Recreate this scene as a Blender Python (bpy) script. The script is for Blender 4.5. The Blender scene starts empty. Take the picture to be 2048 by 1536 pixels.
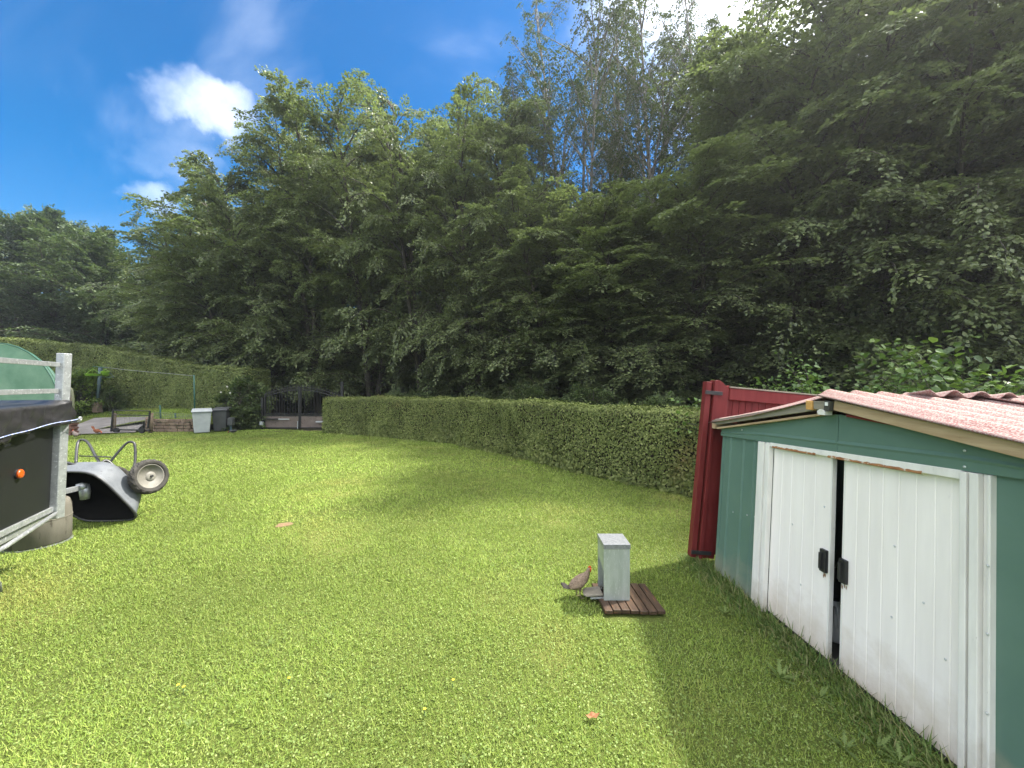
import bpy, bmesh, math, random
import numpy as np
from mathutils import Vector, Matrix

R = math.radians
rng = np.random.default_rng(7)
random.seed(7)
scene = bpy.context.scene
col = scene.collection

# ---------------------------------------------------------------- camera
CAM_H = 1.85
FPX = 775.0                       # focal length in pixels of the 2048 px wide photograph
cam_d = bpy.data.cameras.new('camera')
cam_d.sensor_width = 36.0
cam_d.lens = FPX / 2048 * 36.0
cam_d.clip_start = 0.05
cam_d.clip_end = 2000
cam = bpy.data.objects.new('camera', cam_d)
col.objects.link(cam)
cam.location = (0, 0, CAM_H)
cam.rotation_euler = (R(90), 0, 0)
scene.camera = cam

# ---------------------------------------------------------------- sky, sun, exposure
SUN_AZ, SUN_EL = 70.0, 54.0       # degrees to the right of straight ahead, above the horizon
world = bpy.data.worlds.new('World')
scene.world = world
world.use_nodes = True
wt = world.node_tree
wt.nodes.clear()

def wn(kind, **kw):
    n = wt.nodes.new(kind)
    for k, v in kw.items():
        setattr(n, k, v)
    return n

def wl(a, b):
    wt.links.new(a, b)

def wmath(op, a, b=None, clamp=False):
    n = wn('ShaderNodeMath', operation=op, use_clamp=clamp)
    for i, v in enumerate((a, b)):
        if v is None:
            continue
        if isinstance(v, (int, float)):
            n.inputs[i].default_value = v
        else:
            wl(v, n.inputs[i])
    return n.outputs[0]

out = wn('ShaderNodeOutputWorld')
bg = wn('ShaderNodeBackground')
bg.inputs['Strength'].default_value = 0.15
wl(bg.outputs[0], out.inputs[0])
sky = wn('ShaderNodeTexSky', sky_type='NISHITA')
sky.sun_disc = False
sky.sun_elevation = R(SUN_EL)
sky.sun_rotation = R(SUN_AZ)
sky.altitude = 100
sky.air_density = 1.0
sky.dust_density = 0.6
sky.ozone_density = 2.0
hs = wn('ShaderNodeHueSaturation')
hs.inputs['Saturation'].default_value = 1.55
hs.inputs['Value'].default_value = 0.25
wl(sky.outputs[0], hs.inputs['Color'])
tc = wn('ShaderNodeTexCoord')
# thin streaks all over the sky, a few puffs of cumulus
mp = wn('ShaderNodeMapping')
mp.inputs['Rotation'].default_value = (0.4, 0.3, 0.9)
mp.inputs['Scale'].default_value = (1.6, 4.2, 2.2)
wl(tc.outputs['Generated'], mp.inputs[0])
nz = wn('ShaderNodeTexNoise')
nz.inputs['Scale'].default_value = 1.35
nz.inputs['Detail'].default_value = 7
nz.inputs['Roughness'].default_value = 0.55
nz.inputs['Distortion'].default_value = 0.5
wl(mp.outputs[0], nz.inputs['Vector'])
mr = wn('ShaderNodeMapRange', interpolation_type='SMOOTHSTEP')
mr.inputs['From Min'].default_value = 0.50
mr.inputs['From Max'].default_value = 0.82
mr.inputs['To Max'].default_value = 0.05
wl(nz.outputs['Fac'], mr.inputs['Value'])
cloud = mr.outputs[0]
nw = wn('ShaderNodeTexNoise')
nw.inputs['Scale'].default_value = 6.5
nw.inputs['Detail'].default_value = 9
nw.inputs['Roughness'].default_value = 0.62
wl(tc.outputs['Generated'], nw.inputs['Vector'])
nsub = wn('ShaderNodeVectorMath', operation='SUBTRACT')
wl(nw.outputs['Color'], nsub.inputs[0])
nsub.inputs[1].default_value = (0.5, 0.5, 0.5)
nmul = wn('ShaderNodeVectorMath', operation='SCALE')
wl(nsub.outputs[0], nmul.inputs[0])
nmul.inputs['Scale'].default_value = 0.17
nadd = wn('ShaderNodeVectorMath', operation='ADD')
wl(tc.outputs['Generated'], nadd.inputs[0])
wl(nmul.outputs[0], nadd.inputs[1])

nt2 = wn('ShaderNodeTexNoise')
nt2.inputs['Scale'].default_value = 9.0
nt2.inputs['Detail'].default_value = 8
nt2.inputs['Roughness'].default_value = 0.6
wl(tc.outputs['Generated'], nt2.inputs['Vector'])
mt2 = wn('ShaderNodeMapRange')
mt2.inputs['From Min'].default_value = 0.32
mt2.inputs['From Max'].default_value = 0.66
mt2.inputs['To Min'].default_value = 0.35
mt2.inputs['To Max'].default_value = 1.15
wl(nt2.outputs['Fac'], mt2.inputs['Value'])
tex = mt2.outputs[0]

def puff(az, el, ra, re, dens):
    """one cumulus at a compass direction; ra, re = half sizes in radians"""
    global cloud
    a, e = R(az), R(el)
    c = Vector((math.sin(a) * math.cos(e), math.cos(a) * math.cos(e), math.sin(e)))
    right = Vector((math.cos(a), -math.sin(a), 0))
    up = right.cross(c)
    s = wn('ShaderNodeVectorMath', operation='SUBTRACT')
    wl(nadd.outputs[0], s.inputs[0])
    s.inputs[1].default_value = c
    terms = []
    for ax, r_ in ((right, ra), (up, re), (c, ra)):
        d = wn('ShaderNodeVectorMath', operation='DOT_PRODUCT')
        wl(s.outputs[0], d.inputs[0])
        d.inputs[1].default_value = ax / r_
        terms.append(wmath('MULTIPLY', d.outputs['Value'], d.outputs['Value']))
    q = wmath('ADD', wmath('ADD', terms[0], terms[1]), terms[2])
    m = wn('ShaderNodeMapRange', interpolation_type='SMOOTHSTEP')
    m.inputs['From Min'].default_value = 1.25
    m.inputs['From Max'].default_value = 0.0
    m.inputs['To Max'].default_value = dens
    wl(q, m.inputs['Value'])
    cloud = wmath('MAXIMUM', cloud, wmath('MULTIPLY', m.outputs[0], tex))

puff(-38.3, 28.6, 0.094, 0.055, 0.155)
puff(-41.0, 23.5, 0.085, 0.045, 0.045)
puff(-43.0, 19.0, 0.048, 0.036, 0.11)
puff(-31.5, 34.5, 0.020, 0.030, 0.035)
for az_, el_, ra_, re_ in ((-84, 26, .24, .13), (-108, 46, .40, .24), (-130, 20, .36, .14), (-155, 44, .44, .26), (-180, 20, .40, .15), (160, 56, .46, .30), (146, 26, .40, .17),
                           (118, 46, .42, .26), (98, 22, .34, .14), (-72, 68, .32, .24), (-20, 80, .30, .22)):
    puff(az_, el_, ra_, re_, 0.90)  # bright clouds out of view, added to fill the shade
# thin bright veil towards the sun
sd = Vector((math.sin(R(SUN_AZ)) * math.cos(R(SUN_EL)), math.cos(R(SUN_AZ)) * math.cos(R(SUN_EL)), math.sin(R(SUN_EL))))
dv = wn('ShaderNodeVectorMath', operation='DOT_PRODUCT')
wl(nadd.outputs[0], dv.inputs[0])
dv.inputs[1].default_value = sd
mv = wn('ShaderNodeMapRange', interpolation_type='SMOOTHSTEP')
mv.inputs['From Min'].default_value = 0.72
mv.inputs['From Max'].default_value = 1.04
mv.inputs['To Max'].default_value = 0.9
wl(dv.outputs['Value'], mv.inputs['Value'])
cloud = wmath('MAXIMUM', cloud, mv.outputs[0])
mix = wn('ShaderNodeMix', data_type='RGBA')
wl(cloud, mix.inputs['Factor'])
wl(hs.outputs[0], mix.inputs[6])
mix.inputs[7].default_value = (8.4, 8.2, 7.9, 1)
wl(mix.outputs[2], bg.inputs['Color'])

sun_d = bpy.data.lights.new('sun', 'SUN')
sun_d.energy = 2.15
sun_d.angle = R(3.0)
sun_d.color = (1.0, 0.95, 0.86)
sun = bpy.data.objects.new('sun', sun_d)
col.objects.link(sun)
sun.location = (20, 8, 30)
sun.rotation_euler = (-sd).to_track_quat('-Z', 'Y').to_euler()

vs = scene.view_settings
vs.view_transform = 'Standard'
vs.look = 'None'
vs.exposure = 2.5
vs.gamma = 1
vs.use_curve_mapping = False
cy = scene.cycles
cy.use_denoising = True
cy.max_bounces = 5
cy.diffuse_bounces = 3
cy.use_adaptive_sampling = True
cy.adaptive_threshold = 0.012
cy.glossy_bounces = 2
cy.transmission_bounces = 4
cy.transparent_max_bounces = 6
cy.caustics_reflective = False
cy.caustics_refractive = False
cy.sample_clamp_indirect = 6

# ---------------------------------------------------------------- helpers
def U(px, py, z):
    """photo pixel at depth z (metres ahead) -> world point"""
    return Vector(((px - 1024) / FPX * z, z, CAM_H - (py - 768) / FPX * z))

def tag(o, label=None, cat=None, group=None, kind=None):
    if label: o['label'] = label
    if cat: o['category'] = cat
    if group: o['group'] = group
    if kind: o['kind'] = kind
    return o

def thing(name, loc, label, cat, group=None):
    o = bpy.data.objects.new(name, None)
    o.empty_display_size = 0.2
    o.location = loc
    col.objects.link(o)
    return tag(o, label, cat, group)

def attach(o, parent):
    if parent is not None:
        o.parent = parent
        p, m = parent, Matrix.Identity(4)
        chain = []
        while p is not None:
            chain.append(p)
            p = p.parent
        for q in reversed(chain):
            m = m @ q.matrix_parent_inverse @ q.matrix_basis
        o.matrix_parent_inverse = m.inverted()
    return o

class MB:
    """collects simple shapes in world coordinates; build() makes one mesh object"""
    def __init__(s):
        s.v, s.f = [], []
    def add(s, verts, faces):
        b = len(s.v)
        s.v += [tuple(p) for p in verts]
        s.f += [tuple(i + b for i in f) for f in faces]
        return s
    def hexa(s, p):
        """eight corners: bottom loop 0-3, top loop 4-7"""
        return s.add(p, [(3, 2, 1, 0), (4, 5, 6, 7), (0, 1, 5, 4), (1, 2, 6, 5), (2, 3, 7, 6), (3, 0, 4, 7)])
    def box(s, c, sx, sy, sz, m=None):
        c = Vector(c)
        pts = [Vector((a * sx / 2, b * sy / 2, d * sz / 2)) for d in (-1, 1) for a, b in ((-1, -1), (1, -1), (1, 1), (-1, 1))]
        if m is not None:
            pts = [m @ p for p in pts]
        return s.hexa([p + c for p in pts])
    def beam(s, a, b, w, h, up=(0, 0, 1)):
        """box beam from a to b, w across, h along up"""
        a, b = Vector(a), Vector(b)
        d = (b - a).normalized()
        up = Vector(up)
        sd_ = d.cross(up).normalized()
        u2 = sd_.cross(d).normalized()
        c = [a - sd_ * w / 2 - u2 * h / 2, a + sd_ * w / 2 - u2 * h / 2, b + sd_ * w / 2 - u2 * h / 2, b - sd_ * w / 2 - u2 * h / 2]
        return s.hexa(c + [p + u2 * h for p in c])
    def tube(s, pts, r, n=8, cap=True):
        pts = [Vector(p) for p in pts]
        rr = r if hasattr(r, '__len__') else [r] * len(pts)
        d0 = (pts[1] - pts[0]).normalized()
        ref = Vector((0, 0, 1)) if abs(d0.z) < 0.9 else Vector((1, 0, 0))
        u = d0.cross(ref).normalized()
        vs_, fs = [], []
        for i, p in enumerate(pts):
            d = (pts[min(i + 1, len(pts) - 1)] - pts[max(i - 1, 0)]).normalized()
            u = (u - d * u.dot(d)).normalized()
            w = d.cross(u)
            for k in range(n):
                a = 2 * math.pi * k / n
                vs_.append(p + (u * math.cos(a) + w * math.sin(a)) * rr[i])
        for i in range(len(pts) - 1):
            for k in range(n):
                fs.append((i * n + k, i * n + (k + 1) % n, (i + 1) * n + (k + 1) % n, (i + 1) * n + k))
        if cap:
            fs.append(tuple(reversed(range(n))))
            fs.append(tuple(range((len(pts) - 1) * n, len(pts) * n)))
        return s.add(vs_, fs)
    def lathe(s, c, axis, prof, n=24, ref=None, cap=True):
        """prof: list of (along axis, radius)"""
        c, axis = Vector(c), Vector(axis).normalized()
        ref = Vector(ref) if ref else (Vector((0, 0, 1)) if abs(axis.z) < 0.9 else Vector((1, 0, 0)))
        u = axis.cross(ref).normalized()
        w = axis.cross(u)
        vs_, fs = [], []
        for t, r in prof:
            for k in range(n):
                a = 2 * math.pi * k / n
                vs_.append(c + axis * t + (u * math.cos(a) + w * math.sin(a)) * r)
        for i in range(len(prof) - 1):
            for k in range(n):
                fs.append((i * n + k, i * n + (k + 1) % n, (i + 1) * n + (k + 1) % n, (i + 1) * n + k))
        if cap:
            fs.append(tuple(reversed(range(n))))
            fs.append(tuple(range((len(prof) - 1) * n, len(prof) * n)))
        return s.add(vs_, fs)
    def grid(s, P, ni, nj, closed_i=False):
        """P[i*nj+j]"""
        fs = []
        for i in range(ni if closed_i else ni - 1):
            for j in range(nj - 1):
                a, b = i * nj + j, ((i + 1) % ni) * nj + j
                fs.append((a, b, b + 1, a + 1))
        return s.add(P, fs)
    def build(s, name, mat, parent=None, smooth=False, bevel=0.0, fix=True):
        me = bpy.data.meshes.new(name)
        me.from_pydata(s.v, [], s.f)
        if fix:
            bm = bmesh.new()
            bm.from_mesh(me)
            bmesh.ops.recalc_face_normals(bm, faces=bm.faces)
            bm.to_mesh(me)
            bm.free()
        if smooth:
            me.shade_smooth()
        me.materials.append(mat)
        o = bpy.data.objects.new(name, me)
        col.objects.link(o)
        attach(o, parent)
        if bevel:
            b = o.modifiers.new('bevel', 'BEVEL')
            b.width = bevel
            b.segments = 2
            b.limit_method = 'ANGLE'
            b.angle_limit = R(40)
        return o

def np_mesh(name, V, F, mat, parent=None, smooth=False):
    """V (n,3) float, F (m,k) int, all faces of k corners"""
    V = np.ascontiguousarray(V, dtype=np.float32)
    F = np.ascontiguousarray(F, dtype=np.int32)
    me = bpy.data.meshes.new(name)
    me.vertices.add(len(V))
    me.vertices.foreach_set('co', V.ravel())
    k = F.shape[1]
    me.loops.add(F.size)
    me.loops.foreach_set('vertex_index', F.ravel())
    me.polygons.add(len(F))
    me.polygons.foreach_set('loop_start', np.arange(0, F.size, k, dtype=np.int32))
    if smooth:
        me.polygons.foreach_set('use_smooth', np.ones(len(F), dtype=bool))
    me.update(calc_edges=True)
    me.materials.append(mat)
    o = bpy.data.objects.new(name, me)
    col.objects.link(o)
    if parent is not None:
        o.parent = parent
    return o

def norm(a):
    return a / np.maximum(np.linalg.norm(a, axis=-1, keepdims=True), 1e-9)

def leaf_arrays(P, D, N, L, W, fold=0.15):
    """diamond leaf folded along its rib"""
    D, N = norm(D), norm(N)
    S = norm(np.cross(D, N))
    N2 = np.cross(S, D)
    L, W = L[:, None], W[:, None]
    mid = P + D * L * 0.45
    v = np.stack([P, mid + S * W / 2 + N2 * W * fold, P + D * L, mid - S * W / 2 + N2 * W * fold], 1)
    n = len(P)
    f = np.arange(n * 4).reshape(n, 4)
    return v.reshape(-1, 3), f

def round_leaf_arrays(P, D, N, L, W, fold=0.12):
    """six-cornered rounder leaf, two quads"""
    D, N = norm(D), norm(N)
    S = norm(np.cross(D, N))
    N2 = np.cross(S, D)
    L, W = L[:, None], W[:, None]
    a = P + D * L * 0.25
    b = P + D * L * 0.66
    dr = -N2 * L * 0.12
    v = np.stack([P, a + S * W * .46 + N2 * W * fold, b + S * W * .42 + N2 * W * fold, P + D * L + dr,
                  b - S * W * .42 + N2 * W * fold, a - S * W * .46 + N2 * W * fold], 1)
    n = len(P)
    i = np.arange(n)[:, None] * 6
    f = np.concatenate([i + np.array([[0, 1, 2, 3]]), i + np.array([[0, 3, 4, 5]])], 0)
    return v.reshape(-1, 3), f

def tubes_np(paths, radii, n=5):
    """many polylines (k,m,3) with radii (k,m) -> arrays"""
    k, m, _ = paths.shape
    d = np.gradient(paths, axis=1)
    d = norm(d)
    ref = np.where(np.abs(d[..., 2:3]) < 0.9, np.array([0, 0, 1.0]), np.array([1.0, 0, 0]))
    u = norm(np.cross(d, ref))
    w = np.cross(d, u)
    a = np.arange(n) * 2 * np.pi / n
    ring = u[:, :, None, :] * np.cos(a)[None, None, :, None] + w[:, :, None, :] * np.sin(a)[None, None, :, None]
    V = paths[:, :, None, :] + ring * radii[:, :, None, None]
    idx = np.arange(k * m * n).reshape(k, m, n)
    A = idx[:, :-1, :]
    B = np.roll(idx, -1, axis=2)[:, :-1, :]
    C = np.roll(idx, -1, axis=2)[:, 1:, :]
    Dd = idx[:, 1:, :]
    F = np.stack([A, B, C, Dd], -1).reshape(-1, 4)
    return V.reshape(-1, 3), F

# ---------------------------------------------------------------- materials
def new_mat(name):
    m = bpy.data.materials.new(name)
    m.use_nodes = True
    nt = m.node_tree
    b = nt.nodes['Principled BSDF']
    return m, nt, b

def noise(nt, scale, detail=4, rough=0.55, vec=None, dist=0.0):
    n = nt.nodes.new('ShaderNodeTexNoise')
    n.inputs['Scale'].default_value = scale
    n.inputs['Detail'].default_value = detail
    n.inputs['Roughness'].default_value = rough
    n.inputs['Distortion'].default_value = dist
    if vec is not None:
        nt.links.new(vec, n.inputs['Vector'])
    return n

def objco(nt, scale=(1, 1, 1)):
    t = nt.nodes.new('ShaderNodeTexCoord')
    mp_ = nt.nodes.new('ShaderNodeMapping')
    mp_.inputs['Scale'].default_value = scale
    nt.links.new(t.outputs['Object'], mp_.inputs[0])
    return mp_.outputs[0]

def ramp(nt, fac, stops):
    r_ = nt.nodes.new('ShaderNodeValToRGB')
    el = r_.color_ramp.elements
    while len(el) < len(stops):
        el.new(0.5)
    for e, (p, c) in zip(el, stops):
        e.position = p
        e.color = (*c, 1) if len(c) == 3 else c
    nt.links.new(fac, r_.inputs[0])
    return r_.outputs[0]

def mixc(nt, fac, a, b, mode='MIX'):
    n = nt.nodes.new('ShaderNodeMix')
    n.data_type = 'RGBA'
    n.blend_type = mode
    for sock, v in ((n.inputs['Factor'], fac), (n.inputs[6], a), (n.inputs[7], b)):
        if isinstance(v, (int, float)):
            sock.default_value = v
        elif isinstance(v, tuple):
            sock.default_value = (*v, 1) if len(v) == 3 else v
        else:
            nt.links.new(v, sock)
    return n.outputs[2]

def bump(nt, b, height, strength, dist=0.01):
    n = nt.nodes.new('ShaderNodeBump')
    n.inputs['Strength'].default_value = strength
    n.inputs['Distance'].default_value = dist
    nt.links.new(height, n.inputs['Height'])
    nt.links.new(n.outputs[0], b.inputs['Normal'])

def surf(name, c1, c2, scale=6.0, rough=0.7, metal=0.0, stretch=(1, 1, 1), spot=None, spot_scale=30, spot_at=0.66, bmp=0.2, bscale=40, spec=0.3):
    """two-tone weathered surface with optional spots of a third colour"""
    m, nt, b = new_mat(name)
    co = objco(nt, stretch)
    n1 = noise(nt, scale, 6, 0.6, co)
    c = ramp(nt, n1.outputs['Fac'], [(0.35, c1), (0.65, c2)])
    if spot:
        n2 = noise(nt, spot_scale, 4, 0.6, co)
        k = nt.nodes.new('ShaderNodeMapRange')
        k.inputs['From Min'].default_value = spot_at - 0.03
        k.inputs['From Max'].default_value = spot_at + 0.03
        nt.links.new(n2.outputs['Fac'], k.inputs['Value'])
        c = mixc(nt, k.outputs[0], c, spot)
    nt.links.new(c, b.inputs['Base Color'])
    b.inputs['Roughness'].default_value = rough
    b.inputs['Metallic'].default_value = metal
    b.inputs['Specular IOR Level'].default_value = spec
    if bmp:
        n3 = noise(nt, bscale, 5, 0.6, co)
        bump(nt, b, n3.outputs['Fac'], bmp, 0.004)
    return m

def leaf_mat(name, stops, trans=(0.16, 0.26, 0.03), tfac=0.3, patch=None, patch_scale=0.8, patch_lo=0.58, patch_hi=0.72, rough=0.55, spec=0.25, tone=0.35, tone_scale=0.9):
    """leaf: per-leaf colour, soft clump tone, light shining through"""
    m, nt, b = new_mat(name)
    g = nt.nodes.new('ShaderNodeNewGeometry')
    c = ramp(nt, g.outputs['Random Per Island'], stops)
    co = objco(nt)
    if tone:
        n1 = noise(nt, tone_scale, 3, 0.5, co)
        k1 = nt.nodes.new('ShaderNodeMapRange')
        k1.inputs['From Min'].default_value = 0.3
        k1.inputs['From Max'].default_value = 0.7
        k1.inputs['To Min'].default_value = 1 - tone
        k1.inputs['To Max'].default_value = 1 + tone
        nt.links.new(n1.outputs['Fac'], k1.inputs['Value'])
        hv = nt.nodes.new('ShaderNodeHueSaturation')
        nt.links.new(k1.outputs[0], hv.inputs['Value'])
        nt.links.new(c, hv.inputs['Color'])
        c = hv.outputs[0]
    if patch:
        n2 = noise(nt, patch_scale, 4, 0.6, co)
        k = nt.nodes.new('ShaderNodeMapRange')
        k.inputs['From Min'].default_value = patch_lo
        k.inputs['From Max'].default_value = patch_hi
        nt.links.new(n2.outputs['Fac'], k.inputs['Value'])
        mm = nt.nodes.new('ShaderNodeMath')
        mm.operation = 'MULTIPLY'
        nt.links.new(k.outputs[0], mm.inputs[0])
        nt.links.new(ramp(nt, g.outputs['Random Per Island'], [(0.0, (0.2,) * 3), (1.0, (1,) * 3)]), mm.inputs[1])
        c = mixc(nt, mm.outputs[0], c, patch)
    nt.links.new(c, b.inputs['Base Color'])
    b.inputs['Roughness'].default_value = rough
    b.inputs['Specular IOR Level'].default_value = spec
    tr = nt.nodes.new('ShaderNodeBsdfTranslucent')
    nt.links.new(mixc(nt, 0.55, c, trans), tr.inputs['Color'])
    ms = nt.nodes.new('ShaderNodeMixShader')
    ms.inputs[0].default_value = tfac
    nt.links.new(b.outputs[0], ms.inputs[1])
    nt.links.new(tr.outputs[0], ms.inputs[2])
    nt.links.new(ms.outputs[0], nt.nodes['Material Output'].inputs['Surface'])
    return m

GREEN_TREE = [(0.0, (0.092, 0.120, 0.053)), (0.5, (0.138, 0.171, 0.071)), (0.85, (0.180, 0.212, 0.084)), (1.0, (0.215, 0.245, 0.106))]
M = {}
M['leaf_hornbeam'] = leaf_mat('hornbeam leaf', GREEN_TREE, trans=(0.22, 0.31, 0.06), tfac=0.36, rough=0.42, spec=0.45)
M['leaf_dark'] = leaf_mat('dark oak leaf', [(0.0, (0.052, 0.080, 0.044)), (0.6, (0.090, 0.126, 0.066)), (1.0, (0.135, 0.168, 0.090))], tfac=0.24)
M['leaf_birch'] = leaf_mat('birch leaf', [(0.0, (0.040, 0.062, 0.020)), (0.6, (0.070, 0.095, 0.032)), (1.0, (0.11, 0.13, 0.05))], tfac=0.22, patch=(0.16, 0.11, 0.04), patch_scale=0.9)
M['leaf_hazel'] = leaf_mat('hazel leaf', [(0.0, (0.050, 0.105, 0.022)), (0.6, (0.085, 0.155, 0.032)), (1.0, (0.14, 0.20, 0.05))], tfac=0.3, rough=0.42, spec=0.4)
M['leaf_hedge'] = leaf_mat('clipped hedge leaf', [(0.0, (0.102, 0.130, 0.036)), (0.5, (0.165, 0.196, 0.056)), (1.0, (0.245, 0.268, 0.092))], tfac=0.25,
                           patch=(0.20, 0.115, 0.048), patch_scale=0.75, patch_lo=0.57, patch_hi=0.74, tone=0.25)
M['leaf_tall_hedge'] = leaf_mat('tall hedge leaf', [(0.0, (0.094, 0.124, 0.038)), (0.5, (0.152, 0.186, 0.056)), (1.0, (0.235, 0.262, 0.088))], tfac=0.22, tone=0.25)
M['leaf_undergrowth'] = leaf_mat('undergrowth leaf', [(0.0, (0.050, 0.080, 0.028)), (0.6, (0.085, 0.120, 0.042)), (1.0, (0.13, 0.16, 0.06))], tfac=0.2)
M['leaf_bush'] = leaf_mat('garden bush leaf', [(0.0, (0.060, 0.110, 0.018)), (0.6, (0.105, 0.165, 0.026)), (1.0, (0.17, 0.22, 0.045))], tfac=0.28)
M['blade'] = leaf_mat('lawn blade', [(0.0, (0.128, 0.200, 0.034)), (0.45, (0.196, 0.278, 0.050)), (0.85, (0.270, 0.345, 0.074)), (1.0, (0.335, 0.375, 0.115))], trans=(0.28, 0.34, 0.06),
                      tfac=0.28, patch=(0.38, 0.345, 0.110), patch_scale=0.5, patch_lo=0.53, patch_hi=0.72, tone=0.30, tone_scale=0.42, rough=0.6, spec=0.15)
M['clover'] = leaf_mat('clover leaf', [(0.0, (0.115, 0.178, 0.040)), (0.6, (0.172, 0.240, 0.058)), (1.0, (0.25, 0.305, 0.10))], trans=(0.2, 0.32, 0.05), tfac=0.22, tone=0.2, tone_scale=0.5)
M['long_grass'] = leaf_mat('long grass blade', [(0.0, (0.060, 0.120, 0.022)), (0.6, (0.11, 0.17, 0.04)), (1.0, (0.26, 0.24, 0.11))], tfac=0.25)
M['weed'] = leaf_mat('weed leaf', [(0.0, (0.09, 0.14, 0.035)), (1.0, (0.16, 0.21, 0.06))], tfac=0.2)
M['bark'] = surf('grey brown bark', (0.045, 0.038, 0.030), (0.085, 0.075, 0.060), 5, 0.9, stretch=(6, 6, 1), bmp=0.6, bscale=14)
M['bark_birch'] = surf('birch bark', (0.30, 0.28, 0.25), (0.12, 0.105, 0.09), 3, 0.85, stretch=(3, 3, 1), spot=(0.04, 0.035, 0.03), spot_scale=5, spot_at=0.58)
M['twig'] = surf('hedge twig core', (0.022, 0.020, 0.012), (0.040, 0.036, 0.018), 20, 0.95, bmp=0.5)

# ground
def ground_mat():
    m, nt, b = new_mat('woodland and field earth')
    co = objco(nt)
    n1 = noise(nt, 1.2, 6, 0.6, co)
    n2 = noise(nt, 24, 5, 0.7, co)
    c = ramp(nt, n1.outputs['Fac'], [(0.35, (0.040, 0.035, 0.020)), (0.65, (0.060, 0.075, 0.025))])
    c = mixc(nt, n2.outputs['Fac'], c, (0.075, 0.06, 0.035))
    nt.links.new(c, b.inputs['Base Color'])
    b.inputs['Roughness'].default_value = 0.95
    bump(nt, b, n2.outputs['Fac'], 0.6, 0.03)
    return m

def lawn_mat():
    m, nt, b = new_mat('lawn turf')
    co = objco(nt)
    n0 = noise(nt, 0.55, 4, 0.6, co)
    n1 = noise(nt, 9, 5, 0.65, co)
    n2 = noise(nt, 75, 5, 0.75, co)
    c = ramp(nt, n2.outputs['Fac'], [(0.30, (0.038, 0.058, 0.012)), (0.48, (0.080, 0.105, 0.022)), (0.62, (0.14, 0.165, 0.038)), (0.8, (0.20, 0.22, 0.06))])
    c = mixc(nt, 0.35, c, ramp(nt, n1.outputs['Fac'], [(0.35, (0.06, 0.085, 0.018)), (0.65, (0.13, 0.155, 0.038))]))
    k = nt.nodes.new('ShaderNodeMapRange')
    k.inputs['From Min'].default_value = 0.54
    k.inputs['From Max'].default_value = 0.76
    k.inputs['To Max'].default_value = 0.7
    nt.links.new(n0.outputs['Fac'], k.inputs['Value'])
    c = mixc(nt, k.outputs[0], c, (0.25, 0.235, 0.075))
    nt.links.new(c, b.inputs['Base Color'])
    b.inputs['Roughness'].default_value = 0.9
    b.inputs['Specular IOR Level'].default_value = 0.15
    bump(nt, b, n2.outputs['Fac'], 0.9, 0.02)
    return m

M['ground'] = ground_mat()
M['lawn'] = lawn_mat()

mb = MB()
n = 48
rad = [0, 6, 15, 30, 60, 120, 250, 500]
P = []
for i in range(n):
    a = 2 * math.pi * i / n
    for r_ in rad:
        P.append((r_ * math.cos(a), 8 + r_ * math.sin(a), -0.03))
mb.grid(P, n, len(rad), closed_i=True)
tag(mb.build('ground', M['ground'], fix=False), 'earth floor of the wood and the land around the garden', 'ground', kind='structure')

# front line of the low hedge, gate threshold, retaining wall: the far edge of the lawn
EDGE_X = [-30, -20, -16.2, -14.2, -12.6, -11.8, -10.9, -7.4, -1.9, 0.85, 2.98, 3.9]
EDGE_Y = [13.2, 13.6, 14.0, 14.9, 15.0, 15.6, 16.0, 15.2, 12.2, 8.95, 6.45, 5.6]

def lawn_far(x):
    return np.interp(x, EDGE_X, EDGE_Y)

mb = MB()
xs = np.concatenate([np.linspace(-30, 4.2, 70)])
P, nj = [], 30
for x in xs:
    yf = float(lawn_far(x)) + 0.15
    for j in range(nj):
        P.append((x, -7 + (yf + 7) * j / (nj - 1), 0.0))
mb.grid(P, len(xs), nj)
tag(mb.build('lawn', M['lawn'], fix=False), 'sunlit mown lawn between hedge, trailer and shed', 'lawn', kind='structure')

# grass blades, thicker and denser near the camera
def shed_x(y):
    return 2.11 - 0.0526 * (y - 1.889)

def lawn_points(y0, y1, dens, mx=1.55):
    w = 2 * (mx * y1 + 1.6)
    n_ = int(dens * w * (y1 - y0))
    y = rng.uniform(y0, y1, n_)
    x = rng.uniform(-w / 2, w / 2, n_)
    ok = (np.abs(x) < mx * y + 1.6) & (y < lawn_far(x) - 0.03)
    ok &= ~((y < 3.95) & (x > shed_x(y) - 0.02))
    ok &= ~((y >= 3.95) & (x > 3.7))
    ok &= ~((np.abs(x - 0.975) < 0.25) & (np.abs(y - 3.27) < 0.27))          # the slatted deck
    ok &= ~((x + 2.99) ** 2 / 0.016 + (y - 5.08) ** 2 / 0.020 < rng.uniform(0.5, 1.1, n_))   # bare sandy spot
    return x[ok], y[ok]

def blade_arrays(P, D, N, L, W):
    D = norm(D)
    S = norm(np.cross(D, norm(N))) * (W / 2)[:, None]
    v = np.stack([P - S, P + S, P + D * L[:, None]], 1)
    return v.reshape(-1, 3), np.arange(len(P) * 3).reshape(-1, 3)

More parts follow.
